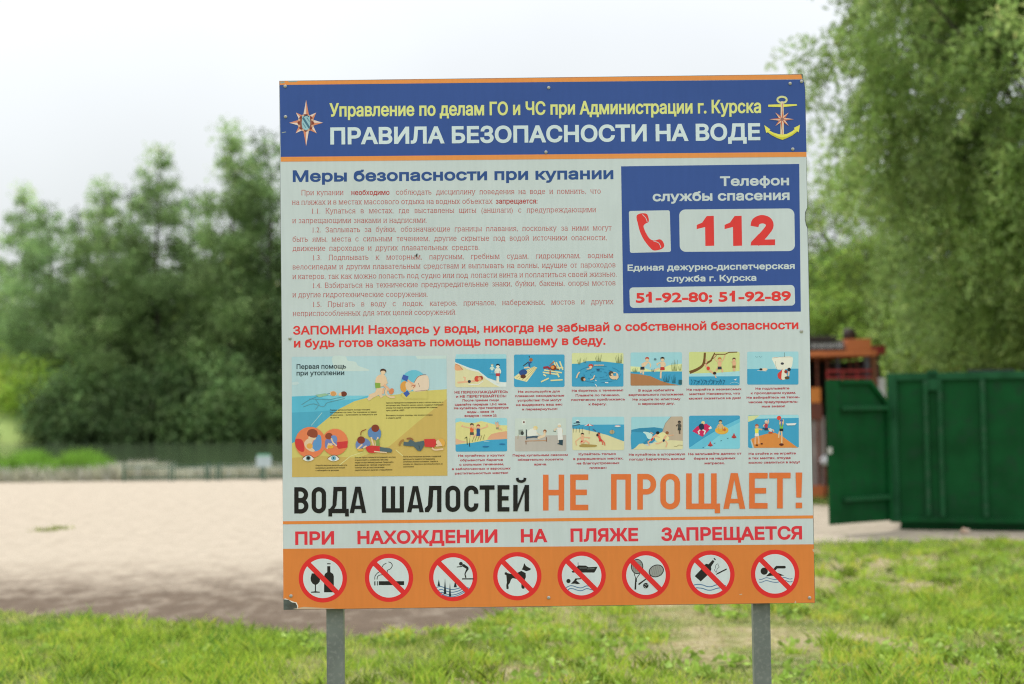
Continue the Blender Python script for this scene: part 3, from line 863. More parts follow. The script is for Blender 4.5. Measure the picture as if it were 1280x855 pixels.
# two orange rounds
a.ell('dc7a52', 155, 622, 78, 80); a.ell('dc7a52', 281, 620, 66, 68)
a.poly('c43c3c', [80, 605, 112, 608, 124, 640, 122, 668, 98, 664, 80, 640], True); a.poly('5d8fc2', [182, 592, 208, 588, 210, 650, 176, 668, 160, 655], True)
a.poly(SK, [125, 620, 150, 600, 168, 612, 160, 640, 178, 664, 160, 668, 132, 650], True); a.ell('d8a04f', 152, 640, 16, 14); a.ell(SK, 165, 598, 20, 14)
a.poly('8a4632', [138, 578, 148, 558, 172, 554, 190, 566, 190, 592, 170, 598, 148, 590], True)
a.poly('c43c3c', [292, 620, 345, 615, 344, 648, 300, 655, 288, 642]); a.poly('7079b0', [232, 610, 262, 600, 285, 608, 290, 640, 262, 632, 234, 652], True); a.ell('8a4632', 250, 590, 19, 17)
a.poly('6b86bb', [262, 590, 285, 588, 292, 612, 272, 620], True); a.line(SK, 7, [240, 655, 250, 625]); a.line(SK, 7, [290, 640, 270, 622, 262, 600]); a.ell('dba43f', 258, 644, 16, 9); a.ell(SK, 260, 632, 9, 6)
for cx, ic in ((144, '2c2f2e'), (273, '69a9c6')):
    a.poly('dfe3df', [cx - 28, 704, cx - 10, 690, cx + 12, 689, cx + 30, 704, cx + 12, 716, cx - 10, 716], True); a.ell('86a3a6', cx + 1, 702, 13); a.ell(ic, cx + 1, 701, 9); a.ell('151a1c', cx + 1, 701, 4)
    a.line(OUT, 3, [cx - 30, 704, cx - 10, 689, cx + 12, 688, cx + 30, 703], True)
# resuscitation pair and patient
a.line('8a4a2c', 4, [412, 586, 416, 566, 440, 556], True)
a.poly('5d7fae', [450, 560, 475, 540, 500, 545, 515, 570, 510, 600, 492, 612, 470, 600, 452, 590], True); a.ell('7c3c2c', 486, 550, 20, 19); a.line(SK, 8, [465, 595, 478, 640]); a.line(SK, 8, [500, 595, 486, 640]); a.poly('7d9450', [490, 612, 505, 600, 508, 640, 488, 640])
a.poly('6a7fb0', [388, 622, 410, 600, 445, 605, 462, 630, 440, 645, 400, 655, 388, 648], True); a.ell('7c3c2c', 414, 610, 20, 19); a.line(SK, 8, [395, 655, 420, 632]); a.line(SK, 8, [425, 650, 442, 640]); a.ell('cfa24d', 410, 660, 15, 7)
a.poly('c23a3a', [440, 645, 470, 638, 515, 645, 512, 668, 460, 675, 442, 662], True); a.poly('55666b', [508, 645, 560, 652, 572, 660, 568, 674, 510, 668]); a.line(SK, 6, [480, 668, 545, 674])
# recovery position
a.line('4f6068', 19, [630, 628, 680, 632, 735, 622], True); a.line('4f6068', 21, [728, 622, 712, 655, 692, 638, 660, 612], True); a.line('9c7440', 10, [608, 638, 618, 616, 632, 610], True); a.line('8c5f3c', 9, [646, 604, 665, 602, 678, 610], True)
a.poly('c23a3a', [735, 606, 790, 604, 800, 625, 785, 648, 738, 644]); a.line(SK, 8, [775, 650, 790, 660, 832, 656], True); a.line(SK, 8, [795, 640, 830, 636]); a.ell(SK, 812, 622, 17, 15); a.poly('d0a04f', [808, 606, 830, 606, 841, 625, 832, 645, 820, 625], True)
a.part('illustration', poster)
a = Art((350, 400, 4.073), 0.0016)
text(a, 'Первая помощь', 85, 247, 337, 245, 24, '26353c', 0.02, serif=True, res=3)
text(a, 'при утоплении', 85, 280, 327, 278, 24, '26353c', 0.02, serif=True, res=3)
TX = '3a3524'
for x, ws, y in (
    (256, ((425 - 222, 'Первым делом вытащите из воды тонущего'), (236, 'пострадавшего за спину. При подозрении на травму'), (238, 'позвоночника — вытаскивайте на поверхность или'), (45, 'на доске')), 460),
    (541, ((291, 'Сразу же переверните пострадавшего на живот, очистите полость рта от'), (291, 'посторонних масс. Обхватите нижнюю челюсть и выдвиньте подбородок'), (262, 'вперед. Если вода не выходит или пострадавший без сознания,'), (92, 'приступайте к ИВЛ'), (0, ''), (236, 'Вызовите скорую помощь: как можно скорее'), (76, 'и следите далее')), 424),
    (182, ((160, 'Откройте верхние дыхательные пути'), (150, 'реанимация, дыхание в рот на вдох'), (118, 'и наблюдайте за зрачками')), 742),
    (382, ((208, 'Если нет пульса, положите пострадавшего на спину'), (170, 'и приступайте к непрямому массажу'), (196, 'сердца и искусственному дыханию. Продолжайте'), (180, 'реанимацию до приезда медицинской'), (150, 'помощи или до восстановления'), (190, 'самостоятельного дыхания и сердцебиения')), 702),
    (628, ((192, 'После восстановления дыхания и сердечной'), (162, 'деятельности придайте пострадавшему'), (176, 'устойчивое боковое положение. Укройте и'), (200, 'согрейте его. Обеспечьте постоянный контроль за'), (54, 'состоянием')), 698)):
    st = 12.8 if len(ws) > 6 - 1 or x in (182, 628, 382, 256, 541) else 12
    for k, (w, s_) in enumerate(ws):
        if s_: text(a, s_, x, y + k * st, x + w, y + k * st - w * 0.011, 7, TX, 0.02, res=1)
a.part('lettering', poster)

# ---- twelve safety pictures
def man(a, x, y, s, skin=SK, hair='3a2620', trunks='b03030', lean=0, arms=((-14, 30), (14, 30)), legs=((-8, 78), (8, 78)), shirt=None):
    """small drawn figure, head centre at x,y, s = scale (head radius 10 at 1)"""
    hx, hy = x + lean * s * 0.6, y + 42 * s
    for dx, dy in legs:
        a.line(skin, 8 * s, [hx + dx * s * 0.4, hy, hx + dx * s, y + (42 + (dy - 42) * .5) * s, hx + dx * s * 1.1, y + dy * s])
    a.poly(shirt or skin, [x - 11 * s, y + 11 * s, x + 11 * s, y + 11 * s, hx + 8 * s, hy, hx - 8 * s, hy])
    for dx, dy in arms:
        a.line(skin, 6 * s, [x + (9 if dx > 0 else -9) * s, y + 14 * s, x + dx * s * 1.1, y + (14 + dy) * s * .5 + y * 0 + (y + 0) * 0 + 0 if False else y + (14 + dy) * .5 * s, x + dx * s, y + dy * s])
    a.poly(trunks, [hx - 10 * s, hy - 5 * s, hx + 10 * s, hy - 5 * s, hx + 11 * s, hy + 10 * s, hx - 11 * s, hy + 10 * s])
    a.ell(skin, x, y, 9.5 * s, 10.5 * s, n=12)
    a.poly(hair, [x - 10 * s, y + 2 * s, x - 9 * s, y - 9 * s, x, y - 13 * s, x + 9 * s, y - 9 * s, x + 10 * s, y + 2 * s, x + 5 * s, y - 4 * s, x - 5 * s, y - 4 * s])
def reeds(a, x, y, h, n, col='4c5a2c', sp=8):
    for k in range(n):
        dx = (k - (n - 1) / 2) * sp
        a.line(col, [5, 1.5], [x + dx, y, x + dx * 1.6 + (k % 3 - 1) * 4, y - h * (0.7 + 0.3 * ((k * 7) % 3) / 2)])
SEA, SEA2, SKY_, SAND = '3f97bf', '3484aa', '97c6d2', 'cfcaa2'

def p1(a):
    a.poly('97c6d2', [55, 42, 598, 42, 606, 52, 606, 92, 45, 92]); a.poly(SEA, [45, 92, 606, 90, 607, 345, 560, 350, 400, 300, 300, 220, 180, 190, 100, 150, 45, 130])
    a.poly('cfe0da', [45, 128, 100, 150, 200, 190, 300, 220, 400, 300, 500, 340, 607, 352, 605, 398, 520, 400, 380, 330, 280, 240, 150, 195, 45, 150])
    a.poly(SAND, [45, 138, 110, 165, 200, 215, 300, 235, 380, 310, 470, 370, 540, 402, 60, 402, 46, 390])
    a.poly('dc9f7a', [46, 150, 75, 150, 110, 180, 130, 212, 46, 215], True); a.line(OUT, 3, [48, 150, 90, 165, 125, 210])
    a.line(SK2, 20, [70, 352, 150, 345, 200, 340]); a.line(SK2, 14, [150, 345, 155, 300, 135, 290]); a.line(SK2, 22, [215, 340, 285, 330, 320, 310]); a.ell('2f3440', 200, 340, 17, 17)
    a.ell('c64c3c', 285, 310, 30, 32); a.ell('dd9a74', 316, 312, 24, 22); a.poly('9a4430', [300, 285, 340, 280, 350, 310, 335, 322, 325, 295], True); a.line('f0e6d8', 8, [190, 375, 300, 372, 350, 335])
    man(a, 450, 165, 1.4, 'c2d4c8', 'a8a890', '3d9dc9', legs=((-5, 55), (5, 55))); a.poly(SEA, [415, 240, 485, 240, 485, 262, 415, 262])
    man(a, 512, 172, 2.1, 'e6dccb', '20242e', 'b03a40', arms=((-13, 38), (13, 38)), legs=((-3, 88), (3, 88)))
def p2(a):
    a.poly(SEA, [700, 45, 1232, 45, 1243, 56, 1243, 390, 1232, 401, 700, 401, 690, 390, 690, 56])
    a.poly('dfcf9d', [690, 290, 740, 255, 910, 175, 945, 190, 830, 345, 700, 312]); 
    for k in range(4): a.line('8a6a40', 3, [712 + k * 32, 304 + k * 10, 910 + k * 10, 178 + k * 6])
    a.line('e3bb9c', 16, [800, 190, 860, 185]); a.poly('2c4c86', [745, 235, 790, 205, 830, 225, 820, 262, 760, 270], True); a.ell('5a3526', 790, 285, 30, 22); a.line('2c4c86', 18, [860, 180, 855, 140, 880, 125]); a.ell('a0633c', 875, 103, 20, 20); a.line('3a2a28', 9, [790, 170, 850, 125]); a.line('3a2a28', 8, [855, 60, 858, 78])
    for p_ in ([1005, 240, 1180, 265], [1020, 215, 1215, 245], [1100, 195, 1230, 190], [1190, 120, 1225, 215], [1150, 130, 1190, 210], [1120, 115, 1150, 180], [985, 345, 1070, 305], [1090, 330, 1222, 322], [1010, 262, 1040, 280], [1160, 250, 1185, 295]):
        a.line('dfcf9d', 15, p_)
    a.line('8f2f3c', 24, [1010, 190, 1060, 185, 1085, 205]); a.ell('7a3a22', 1120, 190, 34, 30); a.ell('d8894a', 1112, 185, 20, 18); a.line('5a3526', 13, [1140, 200, 1180, 210]); a.line('8f2f3c', 12, [1085, 220, 1085, 265]); a.line('a05a3c', 10, [1080, 165, 1130, 120])
def p3(a):
    a.poly('c9cf9b', [52, 62, 582, 62, 592, 72, 592, 200, 42, 200, 42, 72]); a.poly(SEA, [42, 178, 120, 176, 190, 150, 300, 146, 420, 158, 520, 168, 592, 178, 592, 412, 582, 421, 52, 421, 42, 411])
    reeds(a, 180, 170, 60, 3); reeds(a, 325, 158, 80, 6); reeds(a, 545, 172, 100, 7); reeds(a, 120, 182, 70, 3)
    for rx, ry in ((230, 90), (160, 60), (90, 34)):
        for k in range(0, 14, 2):
            t, t2 = 2 * PI * k / 14, 2 * PI * (k + 1.3) / 14
            a.line('2d6f98', 3.5, [330 + rx * math.cos(t), 290 + ry * math.sin(t), 330 + rx * math.cos((t + t2) / 2), 290 + ry * math.sin((t + t2) / 2), 330 + rx * math.cos(t2), 290 + ry * math.sin(t2)])
    a.ell('2b4f78', 322, 242, 18, 9); a.ell('b8433a', 245, 200, 26, 20); a.ell(SK, 243, 212, 16, 13); a.line(SK, 10, [200, 235, 250, 228]); a.line(SK, 9, [280, 192, 385, 192]); a.line(SK, 14, [90, 330, 105, 290, 125, 265])
    a.ell('3d3328', 160, 338, 24); a.ell(SK2, 176, 345, 12, 14); a.line(SK, 12, [240, 350, 270, 335, 285, 300]); a.line('d7e4e4', 8, [290, 350, 305, 360]); a.ell(SK, 490, 305, 48, 40); a.ell(SEA, 500, 292, 24, 16); a.ell('4f4a44', 460, 282, 26); a.ell(SK, 470, 292, 12, 12)
    a.line(SK, 12, [520, 285, 535, 320, 515, 345]); a.line('e2e6e0', 10, [395, 378, 430, 380]); a.line('e2e6e0', 8, [290, 395, 310, 420])
def p4(a):
    a.poly(SKY_, [678, 58, 1205, 56, 1216, 66, 1216, 268, 668, 268, 668, 68]); a.poly('d0d8a0', [668, 205, 780, 212, 870, 245, 960, 240, 1090, 190, 1216, 178, 1216, 268, 668, 268]); a.poly(SEA, [668, 262, 1216, 260, 1216, 398, 1206, 408, 668, 408])
    a.poly('a57550', [668, 280, 760, 290, 880, 310, 990, 360, 1080, 388, 1160, 402, 1180, 409, 678, 411, 668, 400])
    man(a, 845, 132, 2.1, SK, 'b2402f', '25303e', lean=-40, arms=((-24, 34), (16, 40)), legs=((-8, 70), (4, 76))); man(a, 1008, 132, 2.2, SK, '28221f', 'b5372f', arms=((-24, 30), (12, 32)), legs=((-36, 60), (-8, 92)))
    for x in (1120, 1150): reeds(a, x, 255, 120, 3, '6d7440', 9)
    reeds(a, 1195, 250, 70, 3, '6d7440'); reeds(a, 1050, 375, 85, 6, '1f4a50', 9); reeds(a, 1130, 385, 95, 4, '1f4a50', 9); reeds(a, 715, 268, 50, 5, '4d6a50'); reeds(a, 905, 262, 40, 3, '33404a'); a.ell('5b7a84', 930, 130, 14, 12); a.poly('2a5b66', [1180, 350, 1215, 350, 1215, 400, 1180, 395])
def p5(a):
    a.poly('c3cb8a', [55, 52, 575, 52, 585, 62, 585, 300, 45, 300, 45, 62]); a.poly('9fcbd6', [45, 285, 350, 275, 585, 258, 585, 330, 45, 330]); a.poly(SEA, [45, 315, 585, 312, 585, 398, 575, 408, 55, 408, 45, 398])
    a.line('6f4f2c', [34, 30, 26, 22], [52, 272, 140, 235, 200, 180, 215, 60], True); a.line('6f4f2c', [24, 18, 12], [210, 190, 280, 145, 320, 62]); a.line('6f4f2c', 10, [320, 78, 430, 78, 470, 58, 560, 55])
    a.line('6f4f2c', 7, [270, 150, 340, 90]); a.line(SK2, 9, [322, 84, 322, 130, 345, 155]); a.line(SK2, 9, [430, 84, 415, 130, 395, 155]); man(a, 372, 135, 2.0, SK2, 'b87a3a', '2f3a44', arms=((-8, 16), (8, 16)), legs=((-16, 62), (14, 68)))
    a.line(SK2, 20, [215, 180, 255, 240, 310, 285], False); a.ell('cc4438', 250, 228, 18, 20); a.ell('3b2a24', 318, 280, 18, 16); a.line(SK2, 11, [318, 295, 335, 330]); a.line(SK2, 10, [225, 130, 235, 175]); man(a, 525, 135, 1.7, SK2, '4b3226', '8f6a44', arms=((-18, 14), (8, 34)), legs=((-2, 70), (3, 72)))
    for k in range(14): a.line('1f5878', 5, [70 + k * 26, 400, 80 + k * 26 + (k % 3) * 9, 370 - (k % 2) * 12, 66 + k * 26, 345 + (k % 4) * 7])
    a.poly('dfe8ea', [520, 350, 552, 338, 545, 358]); a.line('a9cfe0', 4, [480, 390, 530, 375, 580, 392], True)
def p6(a):
    a.poly(SKY_, [675, 52, 1202, 50, 1212, 60, 1212, 240, 666, 240, 666, 62]); a.poly(SEA, [666, 236, 1212, 232, 1212, 392, 1202, 402, 676, 402, 666, 392])
    a.poly('dcdccb', [930, 118, 1010, 108, 1140, 105, 1150, 165, 1130, 225, 1060, 240, 985, 238, 960, 190], True); a.line(OUT, 3, [935, 120, 1010, 108, 1140, 108]); a.ell('41424a', 1040, 178, 18, 13); a.line('8f9488', 3, [970, 150, 965, 190, 985, 236]); a.line('5b6660', 4, [1062, 60, 1062, 108])
    for k in (0, 40): a.line('5a8b9a', 3, [752 + k, 98, 768 + k, 112, 782 + k, 102])
    a.ell('d9c3ac', 850, 240, 32, 14); a.ell('26262a', 812, 240, 17, 12); a.line('e8e2d6', 4, [775, 252, 870, 258])
    a.poly('c7403a', [1030, 250, 1046, 235, 1050, 300, 1040, 350, 1000, 335, 990, 290], True); a.poly('e3d6c4', [1045, 225, 1065, 240, 1090, 320, 1060, 350, 1030, 335], True); a.ell('8f3a2c', 1078, 265, 18, 18); a.ell('2b2b30', 1112, 240, 18, 18); a.line(SK, 17, [1110, 262, 1105, 310]); a.ell('5d4a30', 1090, 330, 26, 16)
def p7(a):
    a.poly('8fc5d4', [58, 42, 602, 40, 613, 52, 613, 130, 48, 120, 48, 52]); a.poly('cfc98a', [49, 90, 100, 75, 160, 88, 260, 92, 330, 72, 400, 88, 480, 110, 560, 118, 614, 120, 614, 290, 49, 330])
    a.poly('cf9d7e', [400, 262, 440, 215, 520, 195, 614, 182, 614, 275, 400, 275]); a.poly('d0a98a', [49, 260, 110, 285, 180, 300, 49, 330]); a.poly(SEA, [49, 330, 200, 315, 400, 280, 613, 268, 614, 394, 603, 405, 60, 407, 50, 396])
    man(a, 228, 120, 2.0, SK2, '2c2522', '4a5248', arms=((-50, -4), (30, 18)), legs=((-8, 62), (8, 60)), shirt='d8633a'); man(a, 298, 132, 2.0, SK2, '9a3a34', '2f4f86', arms=((-30, 0), (46, -14)), legs=((-22, 60), (6, 62)), shirt='2f4f86')
    reeds(a, 190, 330, 90, 2, '39412c', 20); a.line('39412c', 7, [150, 262, 172, 245, 178, 330]); a.line('26303a', 8, [200, 310, 205, 352]); 
    for k in range(5): a.line('6d6038', 4, [230 + k * 30, 300 - k * 6, 255 + k * 28, 240 - k * 5])
    man(a, 508, 92, 1.3, SK2, '7fa4b8', '8a8a70', arms=((-16, -8), (14, 24)), legs=((14, 60), (32, 62))); a.ell('27699a', 380, 352, 36, 8); a.ell('27699a', 560, 325, 34, 7); a.line('bfe0ea', 4, [360, 300, 420, 292])
def p8(a):
    a.poly('bcc7c3', [710, 42, 1252, 40, 1262, 50, 1262, 240, 700, 240, 700, 52]); a.poly('b0aaa5', [700, 238, 1262, 226, 1263, 392, 1252, 402, 710, 404, 700, 394])
    a.poly('c9d0cc', [775, 62, 820, 60, 822, 112, 777, 114]); a.ell('6a3a34', 798, 84, 9, 11); a.poly('8c9690', [738, 168, 790, 165, 792, 220, 740, 222]); a.ell('3a3f3e', 780, 205, 17, 22); a.line('a08a5a', 5, [735, 225, 732, 270]); a.line('3a4246', 12, [825, 165, 826, 275])
    a.poly('d5dad3', [835, 195, 870, 160, 920, 155, 940, 195, 945, 225, 850, 240], True); a.ell('d9c48c', 925, 148, 24, 22); a.ell('e2c9ae', 915, 158, 14, 14); a.line('41586a', 20, [825, 255, 900, 245, 955, 248]); a.line('dfc2a8', 26, [950, 260, 1020, 235, 1030, 205]); a.ell('8a5a3c', 1028, 185, 19, 20); a.ell('dfb698', 1024, 195, 13, 13)
    a.line('b58a6a', 9, [810, 292, 1050, 285]); a.line('7a4f38', 8, [820, 292, 822, 328]); a.line('7a4f38', 8, [1044, 250, 1046, 298]); a.line('dfc2a8', 7, [935, 200, 985, 232])
    man(a, 1186, 122, 2.0, 'd5c0a4', 'd2d8d4', 'cfd6d2', arms=((-24, 30), (14, 42)), legs=((-2, 78), (3, 78)), shirt='d6dcd8'); a.poly('d6dcd8', [1162, 150, 1215, 150, 1225, 280, 1170, 282]); a.poly('2d4450', [1182, 280, 1226, 278, 1222, 340, 1160, 322, 1184, 312]); a.line('3d4442', 5, [1118, 182, 1150, 188])
def p9(a):
    a.poly(SKY_, [55, 62, 590, 60, 600, 70, 600, 150, 46, 150, 46, 72]); a.poly(SEA, [47, 145, 600, 143, 600, 322, 480, 280, 350, 235, 200, 200, 47, 185]); a.poly(SAND, [47, 188, 160, 192, 300, 225, 420, 255, 520, 295, 600, 325, 600, 406, 590, 416, 58, 416, 48, 406])
    a.line('4a6a78', 12, [48, 160, 130, 140]); a.line('4a6a78', 10, [60, 130, 130, 120]); a.ell('e0e4e0', 103, 100, 14, 8); a.poly('3c4a60', [90, 105, 118, 105, 122, 130, 85, 130]); 
    for x in (60, 90, 125, 155): a.line('5a5a4a', 4, [x, 175, x - 3, 228])
    for k in range(6):
        t0, t1 = PI - k * PI / 6, PI - (k + 1) * PI / 6
        a.poly('b84e58' if k % 2 == 0 else 'dfe0dc', [225, 132, 225 + 64 * math.cos(t0), 164 - 8 * math.sin(t0), 225 + 64 * math.cos(t1), 164 - 8 * math.sin(t1)])
    a.line('6a4a38', 4, [226, 160, 226, 245]); a.line('4a5a80', 10, [265, 190, 300, 215]); man(a, 155, 252, 1.7, SK2, '32261e', 'b03030', arms=((-38, 66), (40, 24)), legs=((-10, 52), (10, 52))); a.line(SK2, 17, [140, 345, 190, 318, 230, 348], True)
    a.poly('a08a50', [120, 368, 160, 350, 230, 355, 305, 362, 290, 380, 150, 382], True); man(a, 330, 245, 1.5, 'd0705a', '6a3026', 'c03b3b', lean=20, arms=((-12, 10), (10, 30)), legs=((14, 76), (28, 80)), shirt='c8504a'); a.ell('3a2a28', 315, 255, 13)
    a.ell('a89a78', 470, 222, 26, 22); a.line('6a4a38', 4, [472, 190, 472, 240]); a.ell('dfe0e0', 530, 160, 32, 10); a.line('c04848', 4, [505, 158, 556, 155])
def p10(a):
    a.poly(SKY_, [685, 62, 1215, 58, 1225, 68, 1225, 330, 675, 330, 675, 72]); a.poly(SEA2, [675, 200, 760, 182, 840, 178, 920, 172, 1010, 186, 1020, 230, 900, 340, 760, 360, 690, 408, 678, 400]); a.poly(SEA, [675, 235, 740, 225, 810, 235, 850, 290, 790, 345, 690, 400, 676, 395], True)
    a.poly('b9dbe2', [800, 225, 840, 222, 900, 250, 885, 300, 850, 290, 830, 250], True); a.poly('b3a391', [1100, 59, 1215, 58, 1225, 68, 1225, 320, 1060, 310, 1005, 225, 1040, 130]); a.line('7e7468', 4, [1100, 60, 1040, 130, 1010, 215])
    a.poly(SAND, [700, 410, 760, 350, 800, 345, 850, 375, 930, 330, 1100, 310, 1226, 318, 1226, 398, 1216, 408]); a.poly('d8d29c', [930, 270, 1020, 225, 1080, 300, 960, 330], True)
    a.line('dca888', 22, [955, 245, 900, 290]); a.ell('26221f', 958, 232, 19, 17); a.line('c0403a', 19, [910, 290, 885, 312]); a.line(SK2, 13, [885, 310, 855, 330, 870, 368]); a.line(SK2, 9, [940, 270, 980, 280]); a.line(SK2, 9, [910, 240, 880, 228])
    a.line('dca888', 22, [1050, 260, 1020, 305]); a.ell('8a5a3c', 1058, 232, 18, 17); a.line('2b3550', 21, [1030, 302, 1015, 325]); a.line(SK2, 12, [1010, 322, 970, 345, 935, 348]); a.line(SK2, 12, [1040, 318, 1060, 345, 1045, 385]); a.line(SK2, 9, [1060, 262, 1130, 255])
    man(a, 1188, 122, 1.6, '5a5048', '2f2c2a', '3a3f3c', arms=((-18, 26), (10, 30)), legs=((0, 74), (3, 76)), shirt='4a4a46'); a.line('9a9070', 5, [1130, 375, 1160, 378, 1180, 362, 1225, 365])
def p11(a):
    a.poly(SEA, [55, 50, 578, 48, 588, 58, 588, 393, 578, 403, 56, 405, 46, 395, 46, 62]); a.poly('63b5d2', [46, 390, 200, 290, 400, 170, 588, 80, 588, 393, 578, 403, 56, 405]); a.poly('7cc3da', [200, 400, 330, 290, 470, 180, 588, 120, 588, 393, 578, 403]); a.line('3a93bd', 7, [60, 380, 220, 270, 420, 150, 588, 70]); a.line('4aa3c8', 4, [80, 130, 180, 80, 300, 70])
    a.poly('c22a5c', [80, 215, 130, 165, 230, 135, 290, 175, 190, 275, 170, 265]); a.poly('e0e4e4', [252, 185, 275, 160, 292, 185, 265, 195]); a.ell('d8c38c', 196, 125, 19, 18); a.poly('26304a', [150, 150, 195, 135, 205, 190, 165, 200], True); a.line('e8e0d8', 13, [165, 200, 145, 220, 155, 248]); a.line('e8e0d8', 13, [190, 200, 218, 215, 205, 250])
    a.ell('dda648', 395, 205, 72, 44); a.ell('c98a34', 398, 196, 40, 18); man(a, 380, 118, 1.9, 'c9ac84', '4a3a30', 'dda648', arms=((-16, 38), (16, 38)), legs=((0, 40), (0, 40))); a.ell('c8603a', 425, 200, 13)
    for x, y in ((272, 355), (525, 268)):
        a.poly('c0413c', [x - 28, y + 12, x - 10, y - 10, x, y - 35, x + 10, y - 10, x + 28, y + 12, x, y + 26]); a.line('8a2c30', 5, [x - 24, y + 14, x + 24, y + 14])
    for k in range(6): a.line('2a4f66', 5, [190 + k * 70 - (k > 1) * 20, 392 - k * 26 + (k > 1) * 6, 206 + k * 70 - (k > 1) * 20, 386 - k * 26 + (k > 1) * 6])
def p12(a):
    a.poly(SEA, [685, 45, 1205, 42, 1215, 52, 1216, 382, 1206, 392, 688, 395, 676, 385, 675, 55]); a.poly('97cbd9', [780, 46, 1205, 43, 1215, 52, 1215, 74, 760, 84]); a.poly('c9cf9b', [675, 58, 690, 50, 800, 47, 740, 95, 676, 118])
    a.poly('cd8443', [705, 300, 780, 270, 870, 245, 960, 232, 1040, 270, 1120, 330, 1195, 385, 1206, 392, 735, 394, 712, 330]); a.poly('a9bcc0', [700, 312, 708, 300, 738, 392, 722, 393])
    man(a, 768, 165, 2.0, SK2, 'a8552c', 'dce0dc', arms=((22, 20), (24, 16)), legs=((-8, 96), (10, 92)), shirt='d9dc58'); a.ell('d0483a', 1005, 75, 23); man(a, 1030, 118, 1.9, 'dfb48c', '4a5a90', '25282c', arms=((-8, -12), (10, -14)), legs=((-14, 90), (2, 120)), shirt='76ad4c'); a.line('5a6ab0', 12, [1030, 105, 1030, 165])
    man(a, 868, 118, 1.7, 'd5b09a', 'c5c8d0', '2c3a5a', arms=((14, -16), (-16, 30)), legs=((30, 64), (44, 60)), shirt='b03a4a'); a.line('2a3550', 9, [830, 185, 860, 195]); a.poly('dfe6e6', [1075, 135, 1190, 130, 1175, 152, 1095, 155]); a.poly('b8cfd6', [895, 215, 910, 180, 930, 195, 925, 225]); a.ell('b84c3a', 915, 230, 25, 10)
    a.ell('5a2a20', 820, 350, 13, 8); a.ell('5a2a20', 768, 364, 13, 8); a.ell('5a2a20', 1030, 358, 24, 13)

ZA, ZB, ZC = 8.767, 8.533, 8.533
CAPC = 'a63a46'
pics = [
 ((564, 438, ZA), p1, 'sunbathers beside the water picture', [('НЕ ПЕРЕОХЛАЖДАЙТЕСЬ', 38, 622, 471, 1), ('и НЕ ПЕРЕГРЕВАЙТЕСЬ!', 55, 605, 517, 1), ('После приема пищи', 125, 522, 558, 0), ('сделайте перерыв 1,5-2 часа.', 40, 612, 604, 0), ('Не купайтесь при температуре', 32, 630, 643, 0), ('воды - ниже 18', 178, 470, 684, 0), ('воздуха - ниже 22', 148, 500, 726, 0)]),
 ((564, 438, ZA), p2, 'home-made raft breaking up picture', [('Не используйте для', 735, 1190, 464, 0), ('плавания самодельные', 702, 1240, 511, 0), ('устройства! Они могут', 728, 1210, 559, 0), ('не выдержать ваш вес', 712, 1220, 608, 0), ('и перевернуться!', 778, 1165, 656, 0)]),
 ((710, 434, ZB), p3, 'swimmers in a whirl of current picture', [('Не боритесь с течением!', 42, 590, 476, 0), ('Плывите по течению,', 82, 553, 526, 0), ('постепенно приближаясь', 36, 610, 573, 0), ('к берегу.', 222, 412, 620, 0)]),
 ((710, 434, ZB), p4, 'two boys wading into weeds picture', [('В воде избегайте', 752, 1132, 474, 0), ('вертикального положения.', 648, 1240, 521, 0), ('Не ходите по илистому', 690, 1200, 570, 0), ('и заросшему дну.', 752, 1138, 616, 0)]),
 ((856, 434, ZB), p5, 'children diving from a tree picture', [('Не ныряйте в незнакомых', 20, 605, 466, 0), ('местах! Неизвестно, что', 50, 590, 512, 0), ('может оказаться на дне!', 45, 597, 560, 0)]),
 ((856, 434, ZB), p6, 'swimmers under a ship picture', [('Не подплывайте', 755, 1115, 456, 0), ('к проходящим судам.', 705, 1185, 504, 0), ('Не взбирайтесь на техни-', 660, 1225, 552, 0), ('ческие предупредитель-', 680, 1210, 600, 0), ('ные знаки!', 822, 1070, 645, 0)]),
 ((564, 518, ZA), p7, 'children jumping from a bank picture', [('Не купайтесь у крутых', 78, 588, 463, 0), ('обрывистых берегов', 98, 568, 512, 0), ('с сильным течением,', 90, 580, 560, 0), ('в заболоченных и заросших', 10, 652, 608, 0), ('растительностью местах!', 42, 625, 656, 0)]),
 ((564, 518, ZA), p8, 'doctor examining a patient picture', [('Перед купальным сезоном', 675, 1278, 460, 0), ('обязательно посетите', 730, 1232, 508, 0), ('врача.', 912, 1050, 558, 0)]),
 ((710, 514, ZB), p9, 'equipped beach with parasol picture', [('Купайтесь только', 115, 512, 470, 0), ('в разрешенных местах,', 58, 592, 520, 0), ('на благоустроенных', 95, 550, 568, 0), ('пляжах!', 232, 412, 616, 0)]),
 ((710, 514, ZB), p10, 'boys running from storm waves picture', [('Не купайтесь в штормовую', 650, 1250, 476, 0), ('погоду! Берегитесь волны!', 655, 1248, 526, 0)]),
 ((856, 514, ZB), p11, 'inflatable mattresses and buoys picture', [('Не заплывайте далеко от', 38, 605, 470, 0), ('берега на надувных', 98, 540, 518, 0), ('матрасах.', 212, 428, 568, 0)]),
 ((856, 514, ZB), p12, 'children playing on a jetty picture', [('Не стойте и не играйте', 682, 1185, 468, 0), ('в тех местах, откуда', 682, 1128, 515, 0), ('можно свалиться в воду!', 682, 1228, 562, 0)])]
for zoom, fn, lab, caps in pics:
    a = Art(zoom, 0.0008); fn(a)
    po = a.part('safety_picture', None, lab)
    a = Art(zoom, 0.0008)
    for s_, x0, x1, y, big in caps:
        text(a, s_, x0, y, x1, y - (x1 - x0) * 0.011, 28 if big else 25, CAPC, 0.05, res=1)
    a.part('caption', po)

